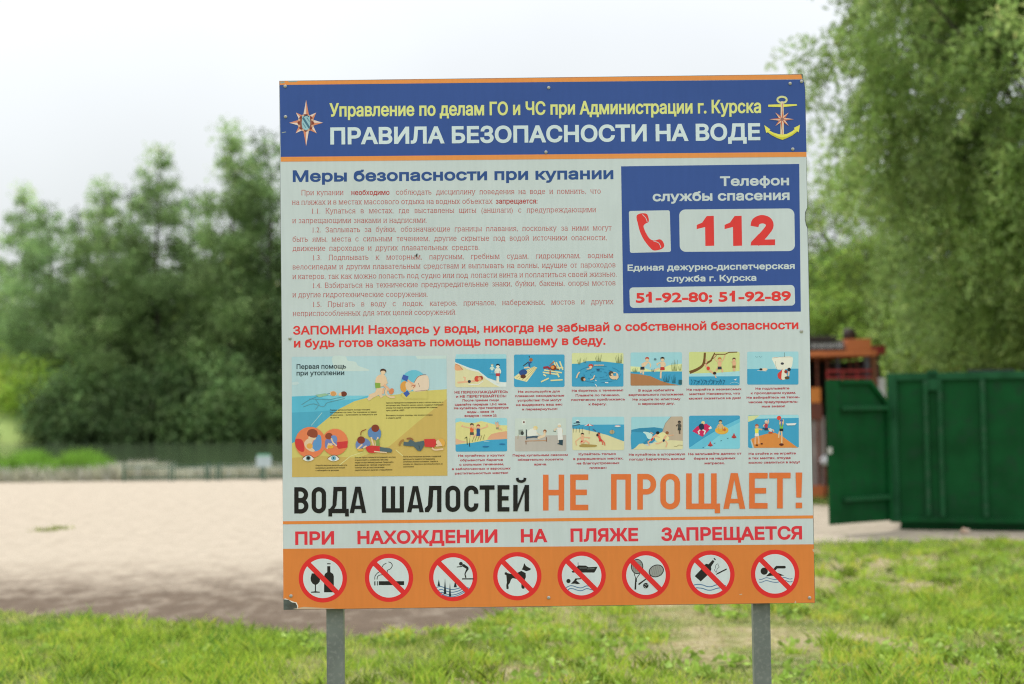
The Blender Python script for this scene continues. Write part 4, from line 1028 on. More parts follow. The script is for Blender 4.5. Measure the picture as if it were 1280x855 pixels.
# ---- screws, rust marks, back frame, posts
def screw_mesh():
    m = MB(); m.lathe([(0.0065, 0.0), (0.0065, 0.0012), (0.0055, 0.003), (0.0025, 0.0042), (0.0005, 0.0045)], 'y', 14)
    m.box(-0.004, 0.004, -0.0049, -0.0043, -0.0007, 0.0007)
    return m.mesh('screw', M_SCREW)
SM = screw_mesh()
for i, (x, y) in enumerate([(356.5, 107.5), (686, 109.8), (682.5, 190.2), (987.5, 105), (990.8, 187), (1001.8, 102.5), (362.5, 422.5), (1001.8, 414.5), (363.8, 744.5), (686, 747), (1012, 747.5), (357, 145.5)]):
    u, v = U(x, y)
    o = link('screw', SM); o.parent = panel; o.location = (u, -0.0012, v)
    o.rotation_euler = (0, rng.uniform(0, 3), 0)
    st = Art(base=0.00265)
mb = MB()
for z in (-BH / 2 + 0.02, 0.0, BH / 2 - 0.05): mb.box(-BW / 2 + 0.03, BW / 2 - 0.03, 0.004, 0.029, z, z + 0.025)
for x in (-BW / 2 + 0.005, BW / 2 - 0.035): mb.box(x, x + 0.025, 0.004, 0.029, -BH / 2 + 0.02, BH / 2 - 0.025)
bpart(mb.build('back_frame', M_GALV))
for x in (-0.8155, 0.808):
    mb = MB()
    mb.box(x - 0.0325, x + 0.0325, 0.0, 0.045, -0.5, 2.75, bev=0.003)
    o = mb.build('post', M_POST, board)
    o.location = (0, 0, 0)
    cw = MB(); cw.box(x - 0.0345, x + 0.0345, -0.002, 0.047, 2.7505, 2.756, bev=0.001)
    c = cw.build('cap', M_POST, o)
bpy.data.objects.remove(_to); bpy.data.curves.remove(_td)
# a small dark fly on the rules text
f_ = MB()
f_.lathe([(0.0004, -0.0065), (0.0022, -0.004), (0.0026, 0.0), (0.0018, 0.004), (0.0005, 0.006)], 'z', 8)
fly = empty('fly', (0, 0, 0), 0, 'tiny dark fly sitting on the red rules text of the board', 'insect')
link('body', f_.mesh('body', surf('fly_body', (0.02, 0.018, 0.015), None, 50, 0.5)), None, fly)
wm = surf('fly_wing', (0.05, 0.05, 0.045), None, 50, 0.3)
for sgn in (-1, 1):
    w_ = MB(); w_.prism([(0, 0.001), (sgn * 0.0035, -0.005), (sgn * 0.0022, -0.0085), (sgn * 0.0006, -0.006)], -0.0031, -0.0028)
    link('wing', w_.mesh('wing', wm), None, fly)
u, v = U(521, 318.5)
fly.matrix_world = Matrix.Translation((0.128, 5.45, 0)) @ TILT @ Matrix.Translation((u, -0.0035, v)) @ Matrix.Rotation(R(20), 4, 'Y')

# ================================================================== GROUND, BEACH, LAKE
def fbm(x, y, seed=0, octs=4, base=1.0):
    """cheap value noise for scattering, numpy arrays in, 0..1 out"""
    r = np.random.default_rng(1000 + seed); T = r.random((64, 64)); out = 0; amp = 1; tot = 0
    for o in range(octs):
        u = x * base * 2 ** o + 13.7 * o; v = y * base * 2 ** o + 5.1 * o
        i = np.floor(u).astype(int); j = np.floor(v).astype(int); fu = u - i; fv = v - j
        fu = fu * fu * (3 - 2 * fu); fv = fv * fv * (3 - 2 * fv)
        g = lambda a, b: T[a % 64, b % 64]
        out = out + amp * ((g(i, j) * (1 - fu) + g(i + 1, j) * fu) * (1 - fv) + (g(i, j + 1) * (1 - fu) + g(i + 1, j + 1) * fu) * fv)
        tot += amp; amp *= 0.5
    return out / tot

def ground_mat():
    m, nt, b = mat_new('lawn_soil'); b.inputs['Roughness'].default_value = 0.95; b.inputs['Specular IOR Level'].default_value = 0.1
    tc = nt.nodes.new('ShaderNodeTexCoord')
    def noise(sc, d=6):
        n = nt.nodes.new('ShaderNodeTexNoise'); n.inputs['Scale'].default_value = sc; n.inputs['Detail'].default_value = d; n.inputs['Roughness'].default_value = 0.6
        nt.links.new(tc.outputs['Object'], n.inputs['Vector']); return n.outputs['Fac']
    def ramp_(f, stops):
        r = nt.nodes.new('ShaderNodeValToRGB'); el = r.color_ramp.elements
        el[0].position, el[0].color = stops[0][0], (*stops[0][1], 1); el[1].position, el[1].color = stops[-1][0], (*stops[-1][1], 1)
        for p_, c_ in stops[1:-1]:
            e_ = el.new(p_); e_.color = (*c_, 1)
        nt.links.new(f, r.inputs['Fac']); return r.outputs['Color']
    c1 = ramp_(noise(0.9, 8), [(0.34, (0.10, 0.15, 0.035)), (0.46, (0.20, 0.24, 0.07)), (0.55, (0.34, 0.31, 0.17)), (0.66, (0.46, 0.39, 0.28))])
    c2 = ramp_(noise(14, 6), [(0.3, (0.55, 0.5, 0.4)), (0.7, (1.15, 1.15, 1.1))])
    mx = nt.nodes.new('ShaderNodeMix'); mx.data_type = 'RGBA'; mx.blend_type = 'MULTIPLY'; mx.inputs['Factor'].default_value = 1.0
    nt.links.new(c1, mx.inputs['A']); nt.links.new(c2, mx.inputs['B']); nt.links.new(mx.outputs['Result'], b.inputs['Base Color'])
    bp = nt.nodes.new('ShaderNodeBump'); bp.inputs['Strength'].default_value = 0.8; bp.inputs['Distance'].default_value = 0.03
    nt.links.new(noise(22, 8), bp.inputs['Height']); nt.links.new(bp.outputs[0], b.inputs['Normal'])
    return m
M_GROUND = ground_mat()
put(link('ground', arr_mesh('ground', [(-700, -60, 0), (700, -60, 0), (700, 900, 0), (-700, 900, 0)], [(0, 1, 2, 3)], mat=M_GROUND)), kind='structure')

def sheet(name, outline, z, mat, kind='structure'):
    bm = bmesh.new(); vs_ = [bm.verts.new((x, y, z)) for x, y in outline]; f = bm.faces.new(vs_)
    if f.normal.z < 0: f.normal_flip()
    me = bpy.data.meshes.new(name); bm.to_mesh(me); bm.free(); me.materials.append(mat)
    return put(link(name, me), kind=kind)

# sand: near edge wanders from the left foreground past the board's back and away to the right
near = []
ctrl = [(-60, 12.5), (-14, 12.2), (-6, 11.6), (-4.2, 11.5), (-3.2, 11.0), (-2.3, 10.7), (-1.6, 10.15), (-1.1, 10.0), (-0.6, 10.1), (-0.35, 10.6), (0.2, 11.6), (1.0, 13.2), (1.9, 15.0), (2.6, 16.0), (3.4, 16.3), (4.4, 16.1), (5.2, 16.5), (6.4, 16.3), (9, 16.6), (16, 17)]
for (xa, ya), (xb, yb) in zip(ctrl, ctrl[1:]):
    n = max(1, int(abs(xb - xa) / 0.12)) if abs(xb - xa) < 20 else 20
    for k in range(n):
        t = k / n; x = xa + (xb - xa) * t; y = ya + (yb - ya) * t
        near.append((x, y + 0.35 * (float(fbm(np.array([x * 1.7]), np.array([y])   , 3)[0]) - 0.5) * (1.5 if abs(x) < 10 else 0)))
far = [(16, 20.5), (9, 20), (7, 19.5), (5.5, 20.6), (4.6, 22.6), (3.6, 26), (3.2, 30), (3, 33.2), (-60, 33.0)]
def sand_mat():
    m, nt, b = mat_new('sand'); b.inputs['Roughness'].default_value = 0.95; b.inputs['Specular IOR Level'].default_value = 0.15
    tc = nt.nodes.new('ShaderNodeTexCoord')
    sp = nt.nodes.new('ShaderNodeSeparateXYZ'); nt.links.new(tc.outputs['Object'], sp.inputs[0])
    mp = nt.nodes.new('ShaderNodeMapping'); mp.inputs['Scale'].default_value = (1.2, 0.7, 1); nt.links.new(tc.outputs['Object'], mp.inputs['Vector'])
    n = nt.nodes.new('ShaderNodeTexNoise'); n.inputs['Scale'].default_value = 2.6; n.inputs['Detail'].default_value = 12; n.inputs['Roughness'].default_value = 0.72
    nt.links.new(mp.outputs[0], n.inputs['Vector'])
    # trodden dark silt mixed in near the lawn (y 10..15 m), clean pale sand beyond
    mr = nt.nodes.new('ShaderNodeMapRange'); mr.inputs['From Min'].default_value = 12.0; mr.inputs['From Max'].default_value = 16.0
    mr.inputs['To Min'].default_value = 0.21; mr.inputs['To Max'].default_value = -0.10
    nt.links.new(sp.outputs['Y'], mr.inputs['Value'])
    nm = nt.nodes.new('ShaderNodeMath'); nm.operation = 'MULTIPLY_ADD'; nm.inputs[1].default_value = 0.62; nm.inputs[2].default_value = 0.19; nt.links.new(n.outputs['Fac'], nm.inputs[0])
    ad = nt.nodes.new('ShaderNodeMath'); ad.operation = 'ADD'; nt.links.new(nm.outputs[0], ad.inputs[0]); nt.links.new(mr.outputs[0], ad.inputs[1])
    r = nt.nodes.new('ShaderNodeValToRGB'); el = r.color_ramp.elements
    el[0].position = 0.40; el[0].color = (0.47, 0.405, 0.32, 1); el[1].position = 0.72; el[1].color = (0.145, 0.108, 0.078, 1)
    e_ = el.new(0.52); e_.color = (0.40, 0.34, 0.265, 1)
    nt.links.new(ad.outputs[0], r.inputs['Fac'])
    n2 = nt.nodes.new('ShaderNodeTexNoise'); n2.inputs['Scale'].default_value = 5; n2.inputs['Detail'].default_value = 10; n2.inputs['Roughness'].default_value = 0.75
    nt.links.new(mp.outputs[0], n2.inputs['Vector'])
    r2 = nt.nodes.new('ShaderNodeMapRange'); r2.inputs['From Min'].default_value = 0.3; r2.inputs['From Max'].default_value = 0.7; r2.inputs['To Min'].default_value = 0.8; r2.inputs['To Max'].default_value = 1.12
    nt.links.new(n2.outputs['Fac'], r2.inputs['Value'])
    sc_ = nt.nodes.new('ShaderNodeVectorMath'); sc_.operation = 'SCALE'; nt.links.new(r.outputs['Color'], sc_.inputs[0]); nt.links.new(r2.outputs[0], sc_.inputs['Scale'])
    nt.links.new(sc_.outputs[0], b.inputs['Base Color'])
    bp = nt.nodes.new('ShaderNodeBump'); bp.inputs['Strength'].default_value = 0.7; bp.inputs['Distance'].default_value = 0.05
    nt.links.new(n2.outputs['Fac'], bp.inputs['Height']); nt.links.new(bp.outputs[0], b.inputs['Normal'])
    return m
sheet('sand_beach', near + far, 0.004, sand_mat())

def water_mat():
    m, nt, b = mat_new('lake_water')
    b.inputs['Base Color'].default_value = (0.06, 0.085, 0.05, 1); b.inputs['Roughness'].default_value = 0.07; b.inputs['IOR'].default_value = 1.33
    b.inputs['Specular IOR Level'].default_value = 0.5
    tc = nt.nodes.new('ShaderNodeTexCoord'); mp = nt.nodes.new('ShaderNodeMapping'); mp.inputs['Scale'].default_value = (0.5, 1.6, 1)
    nt.links.new(tc.outputs['Object'], mp.inputs['Vector'])
    n = nt.nodes.new('ShaderNodeTexNoise'); n.inputs['Scale'].default_value = 1.4; n.inputs['Detail'].default_value = 5; nt.links.new(mp.outputs[0], n.inputs['Vector'])
    bp = nt.nodes.new('ShaderNodeBump'); bp.inputs['Strength'].default_value = 0.12; bp.inputs['Distance'].default_value = 0.3
    nt.links.new(n.outputs['Fac'], bp.inputs['Height']); nt.links.new(bp.outputs[0], b.inputs['Normal'])
    return m
sheet('lake', [(-120, 34.0), (-12, 34.2), (-4, 33.8), (2, 34.4), (4, 40), (4.5, 60), (3, 74), (-5, 75.5), (-12, 73.5), (-19, 73.0), (-26, 74), (-34, 74), (-60, 72), (-120, 74)], 0.009, water_mat())

# far bank rising behind the water
def bank(name, x0, x1, y0, y1, h, mat, seed, nx=60, ny=24):
    X, Y = np.meshgrid(np.linspace(x0, x1, nx), np.linspace(y0, y1, ny))
    t = (Y - y0) / (y1 - y0); e_ = np.clip((X - x0) / (x1 - x0), 0, 1)
    Z = h * np.clip(t * 3.0, 0, 1) ** 0.7 * (0.7 + 0.6 * fbm(X, Y, seed, 3, 0.12)) * np.clip(np.sin(PI * np.clip(e_, 0.02, 0.98)) * 3, 0, 1) - 0.3
    V = np.stack([X, Y, Z], -1).reshape(-1, 3); q = []
    for j in range(ny - 1):
        for i in range(nx - 1): q.append((j * nx + i, j * nx + i + 1, (j + 1) * nx + i + 1, (j + 1) * nx + i))
    me = arr_mesh(name, V, q, mat=mat)
    for p_ in me.polygons: p_.use_smooth = True
    return put(link(name, me), kind='structure')
M_BANK = surf('bank_grass', (0.10, 0.16, 0.04), (0.17, 0.24, 0.06), 0.8, 0.95, 0.5)
bank('far_bank', -130, 60, 72, 140, 1.1, M_BANK, 5, 90, 24)
bank('meadow_slope', -62, -22.5, 74.6, 112, 2.9, surf('meadow', (0.26, 0.36, 0.10), (0.32, 0.42, 0.12), 0.5, 0.95, 0.3), 8, 50, 24)
sheet('mud_shore', [(-13.2, 74.4), (-9, 74.9), (-4, 75.6), (0, 76), (0, 79), (-13, 78.5)], 1.0 * 0 + 0.35, surf('shore_mud', (0.26, 0.23, 0.15), (0.18, 0.16, 0.10), 2, 0.95, 0.4))

# ================================================================== VEGETATION
def rand_dirs(n, up=0.0, r=None):
    r = r or rng
    v = r.normal(size=(n, 3)); v[:, 2] += up; v /= np.linalg.norm(v, axis=1)[:, None] + 1e-9; return v
def leaf_quads(C, size, droop=0.0, aspect=0.5, r=None):
    """kite-shaped leaves at centres C, lengths size; droop 1 = hanging straight down"""
    r = r or rng
    n = len(C); d = rand_dirs(n, 0, r); d = d * (1 - droop) + np.array([0, 0, -1.0]) * droop
    d /= np.linalg.norm(d, axis=1)[:, None]
    s = np.cross(d, rand_dirs(n, 0, r)); s /= np.linalg.norm(s, axis=1)[:, None] + 1e-9
    L = (size * r.uniform(0.7, 1.3, n))[:, None]; W = L * aspect * 0.5
    V = np.stack([C - d * L * .5, C + s * W, C + d * L * .5, C - s * W], 1).reshape(-1, 3)
    F = np.arange(4 * n).reshape(n, 4)
    return V, F
def tint(n, base, var=0.25, r=None, C=None, clump=None, yellow=0.0):
    r = r or rng
    b = np.array(base); c = b * (1 + r.normal(0, var, (n, 1)))
    c[:, 0] += r.uniform(-0.01, 0.015 + yellow, n)
    if clump is not None: c *= clump[:, None]
    return np.clip(c, 0.006, 0.6)

def branch_tree(seed, H, lean=(0, 0), trunk_r=0.16, n_limb=22, spread=2.4, z0=0.28, up=0.5, shape=None):
    """trunk and limb polylines; returns limb tips (clump centres)"""
    r = np.random.default_rng(seed); m = MB(); tips = []
    top = Vector((lean[0], lean[1], H * 0.97)); pts = []
    for k in range(9):
        t = k / 8
        pts.append(Vector((lean[0] * t * t, lean[1] * t * t, H * 0.97 * t)) + Vector((r.normal(0, .10), r.normal(0, .10), 0)) * (t * 1.6))
    m.tube(pts, [trunk_r * (1 - 0.86 * k / 8) * (1.25 if k == 0 else 1) for k in range(9)], 8)
    for i in range(n_limb):
        t = z0 + (0.97 - z0) * (i + r.uniform(0, 1)) / n_limb
        f = t * 8; k = min(int(f), 7); b = pts[k].lerp(pts[k + 1], f - k)
        a = i * 2.4 + r.uniform(-.5, .5); s = (shape(t) if shape else 1.0) * spread * r.uniform(0.7, 1.15)
        e_ = b + Vector((math.cos(a) * s, math.sin(a) * s, s * up * r.uniform(0.6, 1.3)))
        mid = b.lerp(e_, 0.5) + Vector((0, 0, s * 0.10))
        rr = trunk_r * (1 - 0.8 * t) * 0.45
        m.tube([b, mid, e_], [rr, rr * .65, rr * .22], 5, cap=False)
        tips += [(e_, s * r.uniform(0.16, 0.3)), (mid, s * 0.26), (mid.lerp(e_, 0.5) + Vector((r.normal(0, .3), r.normal(0, .3), r.normal(0, .45))), s * 0.2)]
        for q in range(2):
            a2 = a + r.uniform(-1.1, 1.1); e2 = mid + Vector((math.cos(a2), math.sin(a2), up * r.uniform(0, 1))) * s * 0.5
            m.tube([mid, e2], [rr * .5, rr * .18], 4, cap=False); tips.append((e2, s * 0.2))
    tips.append((pts[-1], 0.45)); tips.append((pts[-2], 0.6))
    return m, tips, r
def crown(tips, r, n, size, base, var=0.25, droop=0.0, aspect=0.55, flat=0.55, clumpvar=0.34, yellow=0.0, wmin=0.2):
    w = np.array([max(wmin, t[1]) ** 2 for t in tips]); w /= w.sum()
    idx = r.choice(len(tips), n, p=w)
    P = np.array([t[0][:] for t in tips]); S = np.array([max(wmin, t[1]) for t in tips]); cv = np.clip(r.normal(1, clumpvar, len(tips)), 0.5, 1.7)
    off = np.clip(r.normal(size=(n, 3)), -1.9, 1.9); off[:, 2] *= flat
    C = P[idx] + off * S[idx][:, None]
    V, F = leaf_quads(C, np.full(n, size), droop, aspect, r)
    return V, F, tint(n, base, var, r, clump=cv[idx], yellow=yellow)

def tree_kind(seed, H, n, size, base, **k):
    kc = {q: k.pop(q) for q in ('droop', 'aspect', 'flat', 'clumpvar', 'yellow', 'var', 'wmin') if q in k}
    bark = k.pop('bark', M_BARK)
    m, tips, r = branch_tree(seed, H, **k)
    V, F, c = crown(tips, r, n, size, base, **kc)
    return m.mesh('trunk', bark), arr_mesh('crown', V, F, c, M_LEAF)
def plant_tree(name, kind, loc, s=1.0, rz=0.0, label='', cat='tree', group=None, sz=None):
    t = empty(name, loc, rz, label, cat, group); t.scale = (s, s, sz or s)
    link('trunk', kind[0], None, t); link('crown', kind[1], None, t)
    return t

alder = lambda t: 0.30 + 1.05 * math.sin(PI * min(1, max(0, (t - 0.02) / 1.02)) ** 0.75) ** 1.2 * (1.05 - 0.45 * t)
G_FAR = (0.22, 0.33, 0.13)
K1 = tree_kind(11, 15.0, 15000, 0.22, G_FAR, spread=1.95, n_limb=28, z0=0.14, up=0.35, shape=alder, trunk_r=0.2, flat=0.9)
K2 = tree_kind(12, 15.0, 13500, 0.21, (0.25, 0.37, 0.14), spread=1.7, n_limb=26, z0=0.2, up=0.55, shape=alder, trunk_r=0.17, flat=0.95)
K3 = tree_kind(13, 15.0, 14500, 0.22, (0.20, 0.31, 0.125), spread=2.15, n_limb=28, z0=0.12, up=0.3, shape=alder, trunk_r=0.22, flat=0.8)
def at(px, d):
    """ground position that a photograph column px has at distance d"""
    return (px - 640) / FPX * d
for i, (px, d, kd, top, lab) in enumerate([
    (28, 96, K1, 232, 'leftmost tall tree on the far shore, with a broad low crown'),
    (96, 81, K3, 262, 'shorter tree filling the dip between two taller ones left on the far shore'),
    (133, 77, K2, 226, 'tall tree with a rounded top, third from the left across the lake'),
    (198, 78, K1, 186, 'tall pointed tree in the middle of the far shore row'),
    (62, 83, K3, 252, 'lower broad tree between the leftmost pair of tall trees'),
    (163, 80, K3, 236, 'fuller tree between the rounded tall tree and the pointed one'),
    (312, 80, K3, 212, 'fuller tree between the highest slender tree and the board edge'),
    (240, 80, K3, 238, 'lower crown in the gap between the two highest far shore trees'),
    (287, 77, K2, 158, 'highest slender tree across the lake, with an open layered top'),
    (338, 78, K3, 165, 'tall tree across the lake standing half behind the left edge of the board'),
    (395, 79, K1, 180, 'tall tree across the lake hidden behind the upper left of the board'),
    (455, 78, K2, 200, 'tall tree across the lake hidden behind the board')]):
    H = ((514 - top) / FPX * d + EYE)
    plant_tree('tree', kd, (at(px, d), d, 0.1), H / 15.0, i * 1.3, lab, 'tree', 'tall trees on the far shore')
# the row goes on behind the board and beyond the left edge of the picture
for i, (px, d) in enumerate([(520, 80), (590, 84), (665, 80), (745, 86), (830, 82), (905, 88), (-75, 98), (-160, 102), (-240, 97), (-330, 100)]):
    left = px < 0
    plant_tree('tree', (K1, K2, K3)[i % 3], (at(px, d), d, 0.3), 0.82 + 0.09 * (i % 3), i * 2.3, 'tall tree of the far shore row beyond the left edge of the picture' if left else 'tall tree of the far shore row standing wholly behind the board', 'tree', 'far shore trees beyond the left edge' if left else 'far shore trees behind the board')
# brighter trees further back, glimpsed through the gaps; sunlight put into the leaf colour
K4 = tree_kind(21, 12.0, 9000, 0.34, (0.34, 0.46, 0.09), spread=2.8, n_limb=20, z0=0.2, up=0.5, trunk_r=0.2, flat=0.6, shape=alder)
for i, (px, d, H) in enumerate([(-40, 100, 12), (60, 104, 10), (160, 102, 12), (235, 106, 11), (310, 104, 12), (385, 102, 12), (480, 104, 12)]):
    plant_tree('tree', K4, (at(px, d), d, 0.4), H / 12.0, i * 2.1, ['sunlit light green tree far behind the left end of the shore row', 'sunlit light green tree behind the two leftmost shore trees', 'sunlit light green tree glimpsed behind the rounded tall tree',
               'sunlit light green tree glimpsed behind the middle of the shore row', 'sunlit light green tree glimpsed behind the highest slender tree', 'sunlit light green tree behind the board edge across the lake', 'sunlit light green tree behind the board across the lake'][i], 'tree', 'light green trees behind the far shore')
# shoreline bushes
def bush_kind(seed, Hh, Wd, n, size, base, **k):
    r = np.random.default_rng(seed); m = MB(); tips = []
    for i in range(16):
        a = r.uniform(0, 2 * PI); q = r.uniform(0.1, 1) ** 0.6
        e_ = Vector((math.cos(a) * Wd * q, math.sin(a) * Wd * q * 0.8, Hh * r.uniform(0.2, 1) * (1 - 0.5 * q * q)))
        m.tube([(e_.x * .08, e_.y * .08, 0), (e_.x * .6, e_.y * .6, e_.z * .6), e_], [0.05, 0.03, 0.01], 5, cap=False)
        tips.append((e_, Wd * 0.24))
        tips.append((Vector((e_.x, e_.y, e_.z * 0.45)), Wd * 0.26))
    V, F, c = crown(tips, r, n, size, base, flat=0.8, **k)
    return m.mesh('stems', M_BARK), arr_mesh('foliage', V, F, c, M_LEAF)
def plant_bush(kind, loc, s, rz, label, group=None, sz=None):
    t = empty('bush', loc, rz, label, 'bush', group); t.scale = (s, s, sz or s)
    link('stems', kind[0], None, t); link('foliage', kind[1], None, t); return t
B1 = bush_kind(31, 3.0, 2.2, 6000, 0.24, (0.10, 0.17, 0.062)); B2 = bush_kind(32, 3.4, 2.4, 6500, 0.24, (0.12, 0.20, 0.07))
blab = ['dark bush at the far water edge left of the tall trees', 'dark rounded bush under the leftmost tall tree', 'dark bush overhanging the water under the second tall tree', 'dark green bush under the rounded tall tree',
        'dark bush at the foot of the middle far shore tree', 'dense dark bush at the waterline right of the middle tree', 'dark bush beneath the highest slender tree', 'dark bush above the pale mud strip', 'dark bush across the lake behind the board edge', 'dark bush across the lake behind the board']
for i, px in enumerate([-60, 85, 120, 162, 205, 245, 285, 330, 380, 440]):
    d = 74.5 + (i % 3) * 0.9 + (1.5 if i > 6 else 0); s = [0.8, 1.1, 1.25, 1.1, 1.3, 1.35, 1.3, 1.1, 1.2, 1.1][i]
    plant_bush(B1 if i % 2 else B2, (at(px, d), d, 0), s, i * 1.9, blab[i], 'dark bushes along the far waterline')
B3 = bush_kind(33, 3.0, 2.4, 5000, 0.26, (0.27, 0.42, 0.07), yellow=0.03)
plant_bush(B3, (at(12, 84), 84, 2.3), 1.2, 0.4, 'bright yellow-green bush on the lawn slope at the far left, left of the lower one', None, 1.1)
plant_bush(B3, (at(58, 80.5), 80.5, 1.9), 1.0, 2.0, 'bright yellow-green bush on the slope in front of the leftmost dark trees', None, 1.0)

# ---- big willow behind the container
def willow():
    r = np.random.default_rng(77); m = MB(); strands = []
    fork = Vector((0.25, -0.1, 3.0)); m.tube([(0, 0, 0), (0.12, 0, 1.4), fork], [0.34, 0.26, 0.16], 12)
    for i in range(250):                                # twig clumps fill an irregular tall dome
        z = 3.4 + 9.0 * r.random(); Rz = 4.7 * math.sin(PI * min(0.93, max(0.25, (z - 0.5) / 13.5))) ** 0.6 * r.uniform(0.86, 1.06)
        q = Rz * r.uniform(0.25, 1.0) ** 0.6 * (0.86 if z < 5.2 else 1.0); a = r.uniform(0, 2 * PI); e_ = Vector((math.cos(a) * q, math.sin(a) * q, z))
        if i % 5 == 0:
            md = fork.lerp(e_, 0.55) + Vector((0, 0, 0.5)); m.tube([fork + Vector((0, 0, -r.uniform(0, .8))), md, e_], [0.055, 0.035, 0.008], 6, cap=False)
        else:
            s0 = e_ * 0.55 + Vector((0, 0, z * .4)); m.tube([s0, e_], [0.03, 0.008], 4, cap=False)
        sh = r.uniform(0.6, 1.45)
        for k in range(30):
            d = Vector((r.normal(0, 0.46), r.normal(0, 0.46), r.normal(0, 0.34)))
            strands.append((e_ + d, r.uniform(0.4, 1.15), r.uniform(-.35, .35), r.uniform(-.35, .35), a, sh * r.uniform(0.85, 1.15)))
    for k in range(120):                               # hanging skirt towards the container
        a = r.uniform(PI * 0.70, PI * 1.8); q = r.uniform(2.0, 3.9)
        strands.append((Vector((math.cos(a) * q, math.sin(a) * q, r.uniform(3.3, 5.0))), r.uniform(1.2, 2.3), 0, 0, a, r.uniform(.75, 1.3)))
    P = []; shade = []
    for (s0, ln, dx, dy, a, sh) in strands:
        n = int(62 * ln); t = r.random(n) ** 0.9; out = 0.35 * np.sin(t * 1.6)
        P.append(np.stack([s0.x + out * math.cos(a) + dx * t + r.normal(0, .07, n), s0.y + out * math.sin(a) + dy * t + r.normal(0, .07, n), s0.z - ln * t ** 1.25 + r.normal(0, .05, n)], 1)); shade.append(np.full(n, sh))
    P = np.concatenate(P); shade = np.concatenate(shade); k_ = P[:, 2] > 2.15; P = P[k_]; shade = shade[k_]
    V, F = leaf_quads(P, np.full(len(P), 0.135), 0.35, 0.34, r)
    return m.mesh('trunk', M_BARK), arr_mesh('crown', V, F, tint(len(P), (0.27, 0.40, 0.125), 0.22, r, clump=shade, yellow=0.01), M_LEAF)
WK = willow()
plant_tree('willow_tree', WK, (10.1, 23.2, 0), 1.0, 0.3, 'large willow with drooping fine foliage hanging over the green container', 'tree')

# ---- trees beyond the kiosk and container
K5 = tree_kind(41, 9.0, 15000, 0.17, (0.17, 0.27, 0.055), spread=2.4, n_limb=24, z0=0.12, up=0.4, trunk_r=0.16, flat=0.6, shape=alder, yellow=0.02)  # sunlit look put into the leaf colour, brighter and yellower than K6
K6 = tree_kind(42, 9.0, 14000, 0.17, (0.10, 0.17, 0.045), spread=2.6, n_limb=24, z0=0.12, up=0.4, trunk_r=0.18, flat=0.6, shape=alder)
for i, (px, d, kd, H, lab) in enumerate([
    (1035, 44, K5, 8.6, 'pale green tree right behind the kiosk roof at the board edge'), (1090, 40, K5, 6.4, 'low bright tree over the kiosk roof'), (1150, 42, K6, 7.5, 'mid green tree behind the willow, left of the frame edge'),
    (1215, 38, K5, 6.0, 'bright tree showing under the willow above the container'), (1290, 41, K6, 8, 'green tree at the right frame edge behind the willow'), (960, 46, K6, 7.6, 'green tree hidden behind the right part of the board'), (860, 48, K5, 7, 'light green tree hidden behind the board middle'), (1380, 36, K5, 8, 'light green tree beyond the right edge of the picture')]):
    plant_tree('tree', kd, (at(px, d), d, 0), H / 9.0, i * 1.7, lab, 'tree', 'trees behind the kiosk')
B4 = bush_kind(34, 2.2, 1.8, 7000, 0.13, (0.16, 0.24, 0.06), yellow=0.02)
for i, (px, d, s) in enumerate([(1120, 28.5, 1.0), (1180, 27, 1.25), (1245, 26, 1.35), (1310, 26, 1.3)]):
    plant_bush(B4, (at(px, d), d, 0), s, i * 1.4, ['green bush just right of the kiosk behind the container corner', 'green bush behind the left half of the container top', 'green bush behind the middle of the container under the willow', 'green bush at the right frame edge behind the container'][i], 'bushes behind the container')

# ================================================================== CONTAINER WITH OPEN DOOR
M_CG = surf('green_enamel', (0.005, 0.082, 0.022), (0.003, 0.055, 0.014), 2.5, 0.55, 0.5, bscale=2.2, c3=(0.010, 0.056, 0.022), s3=9, spec=0.12)
M_CGD = surf('green_enamel_worn', (0.016, 0.10, 0.04), (0.008, 0.065, 0.024), 6, 0.6, 0.1, spec=0.15)
ang = math.atan2(-0.52, 1.53)
cont = empty('waste_container', (4.69, 17.78, 0), ang, 'big dark green ribbed metal waste container with its door swung open to the left', 'container')
CL, CD, CH = 4.2, 2.0, 1.95
m = MB()
m.box(0.02, CL, 0.05, 0.075, 0.12, CH - 0.04); m.box(0.02, CL, CD - 0.075, CD - 0.05, 0.12, CH - 0.04)
m.box(CL - 0.03, CL, 0.076, CD - 0.076, 0.12, CH - 0.04); m.box(0.02, CL - 0.03, 0.076, CD - 0.076, 0.12, 0.15)
m.build('body', M_CG, cont)
m = MB(); m.box(0.0, CL + 0.02, 0.0, 0.09, CH - 0.09, CH, 0.008); m.box(0.0, CL + 0.02, CD - 0.09, CD, CH - 0.09, CH, 0.008); m.box(CL - 0.06, CL + 0.02, 0.092, CD - 0.092, CH - 0.088, CH - 0.002, 0.006)
m.build('top_rail', M_CGD, cont)
m = MB(); m.box(0.0, CL, 0.01, 0.10, 0.10, 0.17, 0.006); m.box(0.1, CL - .1, 0.14, 0.26, 0.0, 0.10, 0.006); m.box(0.1, CL - .1, CD - .26, CD - .14, 0.0, 0.10, 0.006); m.build('skid', M_CG, cont)
M_CGR = surf('green_enamel_rib', (0.009, 0.090, 0.030), (0.006, 0.066, 0.022), 4, 0.5, 0.3, spec=0.2, c3=(0.03, 0.085, 0.045), s3=12)  # lighter worn green stands in for light on the rib edges
def rib(x, w, dpt=0.062):
    q = MB(); q.box(x, x + w, 0.05 - dpt, 0.0495, 0.175, CH - 0.095, 0.012); return q.build('rib', M_CGR, cont)
q = MB(); q.box(-0.012, 0.105, -0.012, 0.105, 0.10, CH - 0.002, 0.01); q.build('corner_post', M_CGD, cont)
q = MB(); q.box(-0.0, 0.09, CD - 0.10, CD + 0.008, 0.10, CH - 0.095, 0.01); q.build('corner_post', M_CGD, cont)
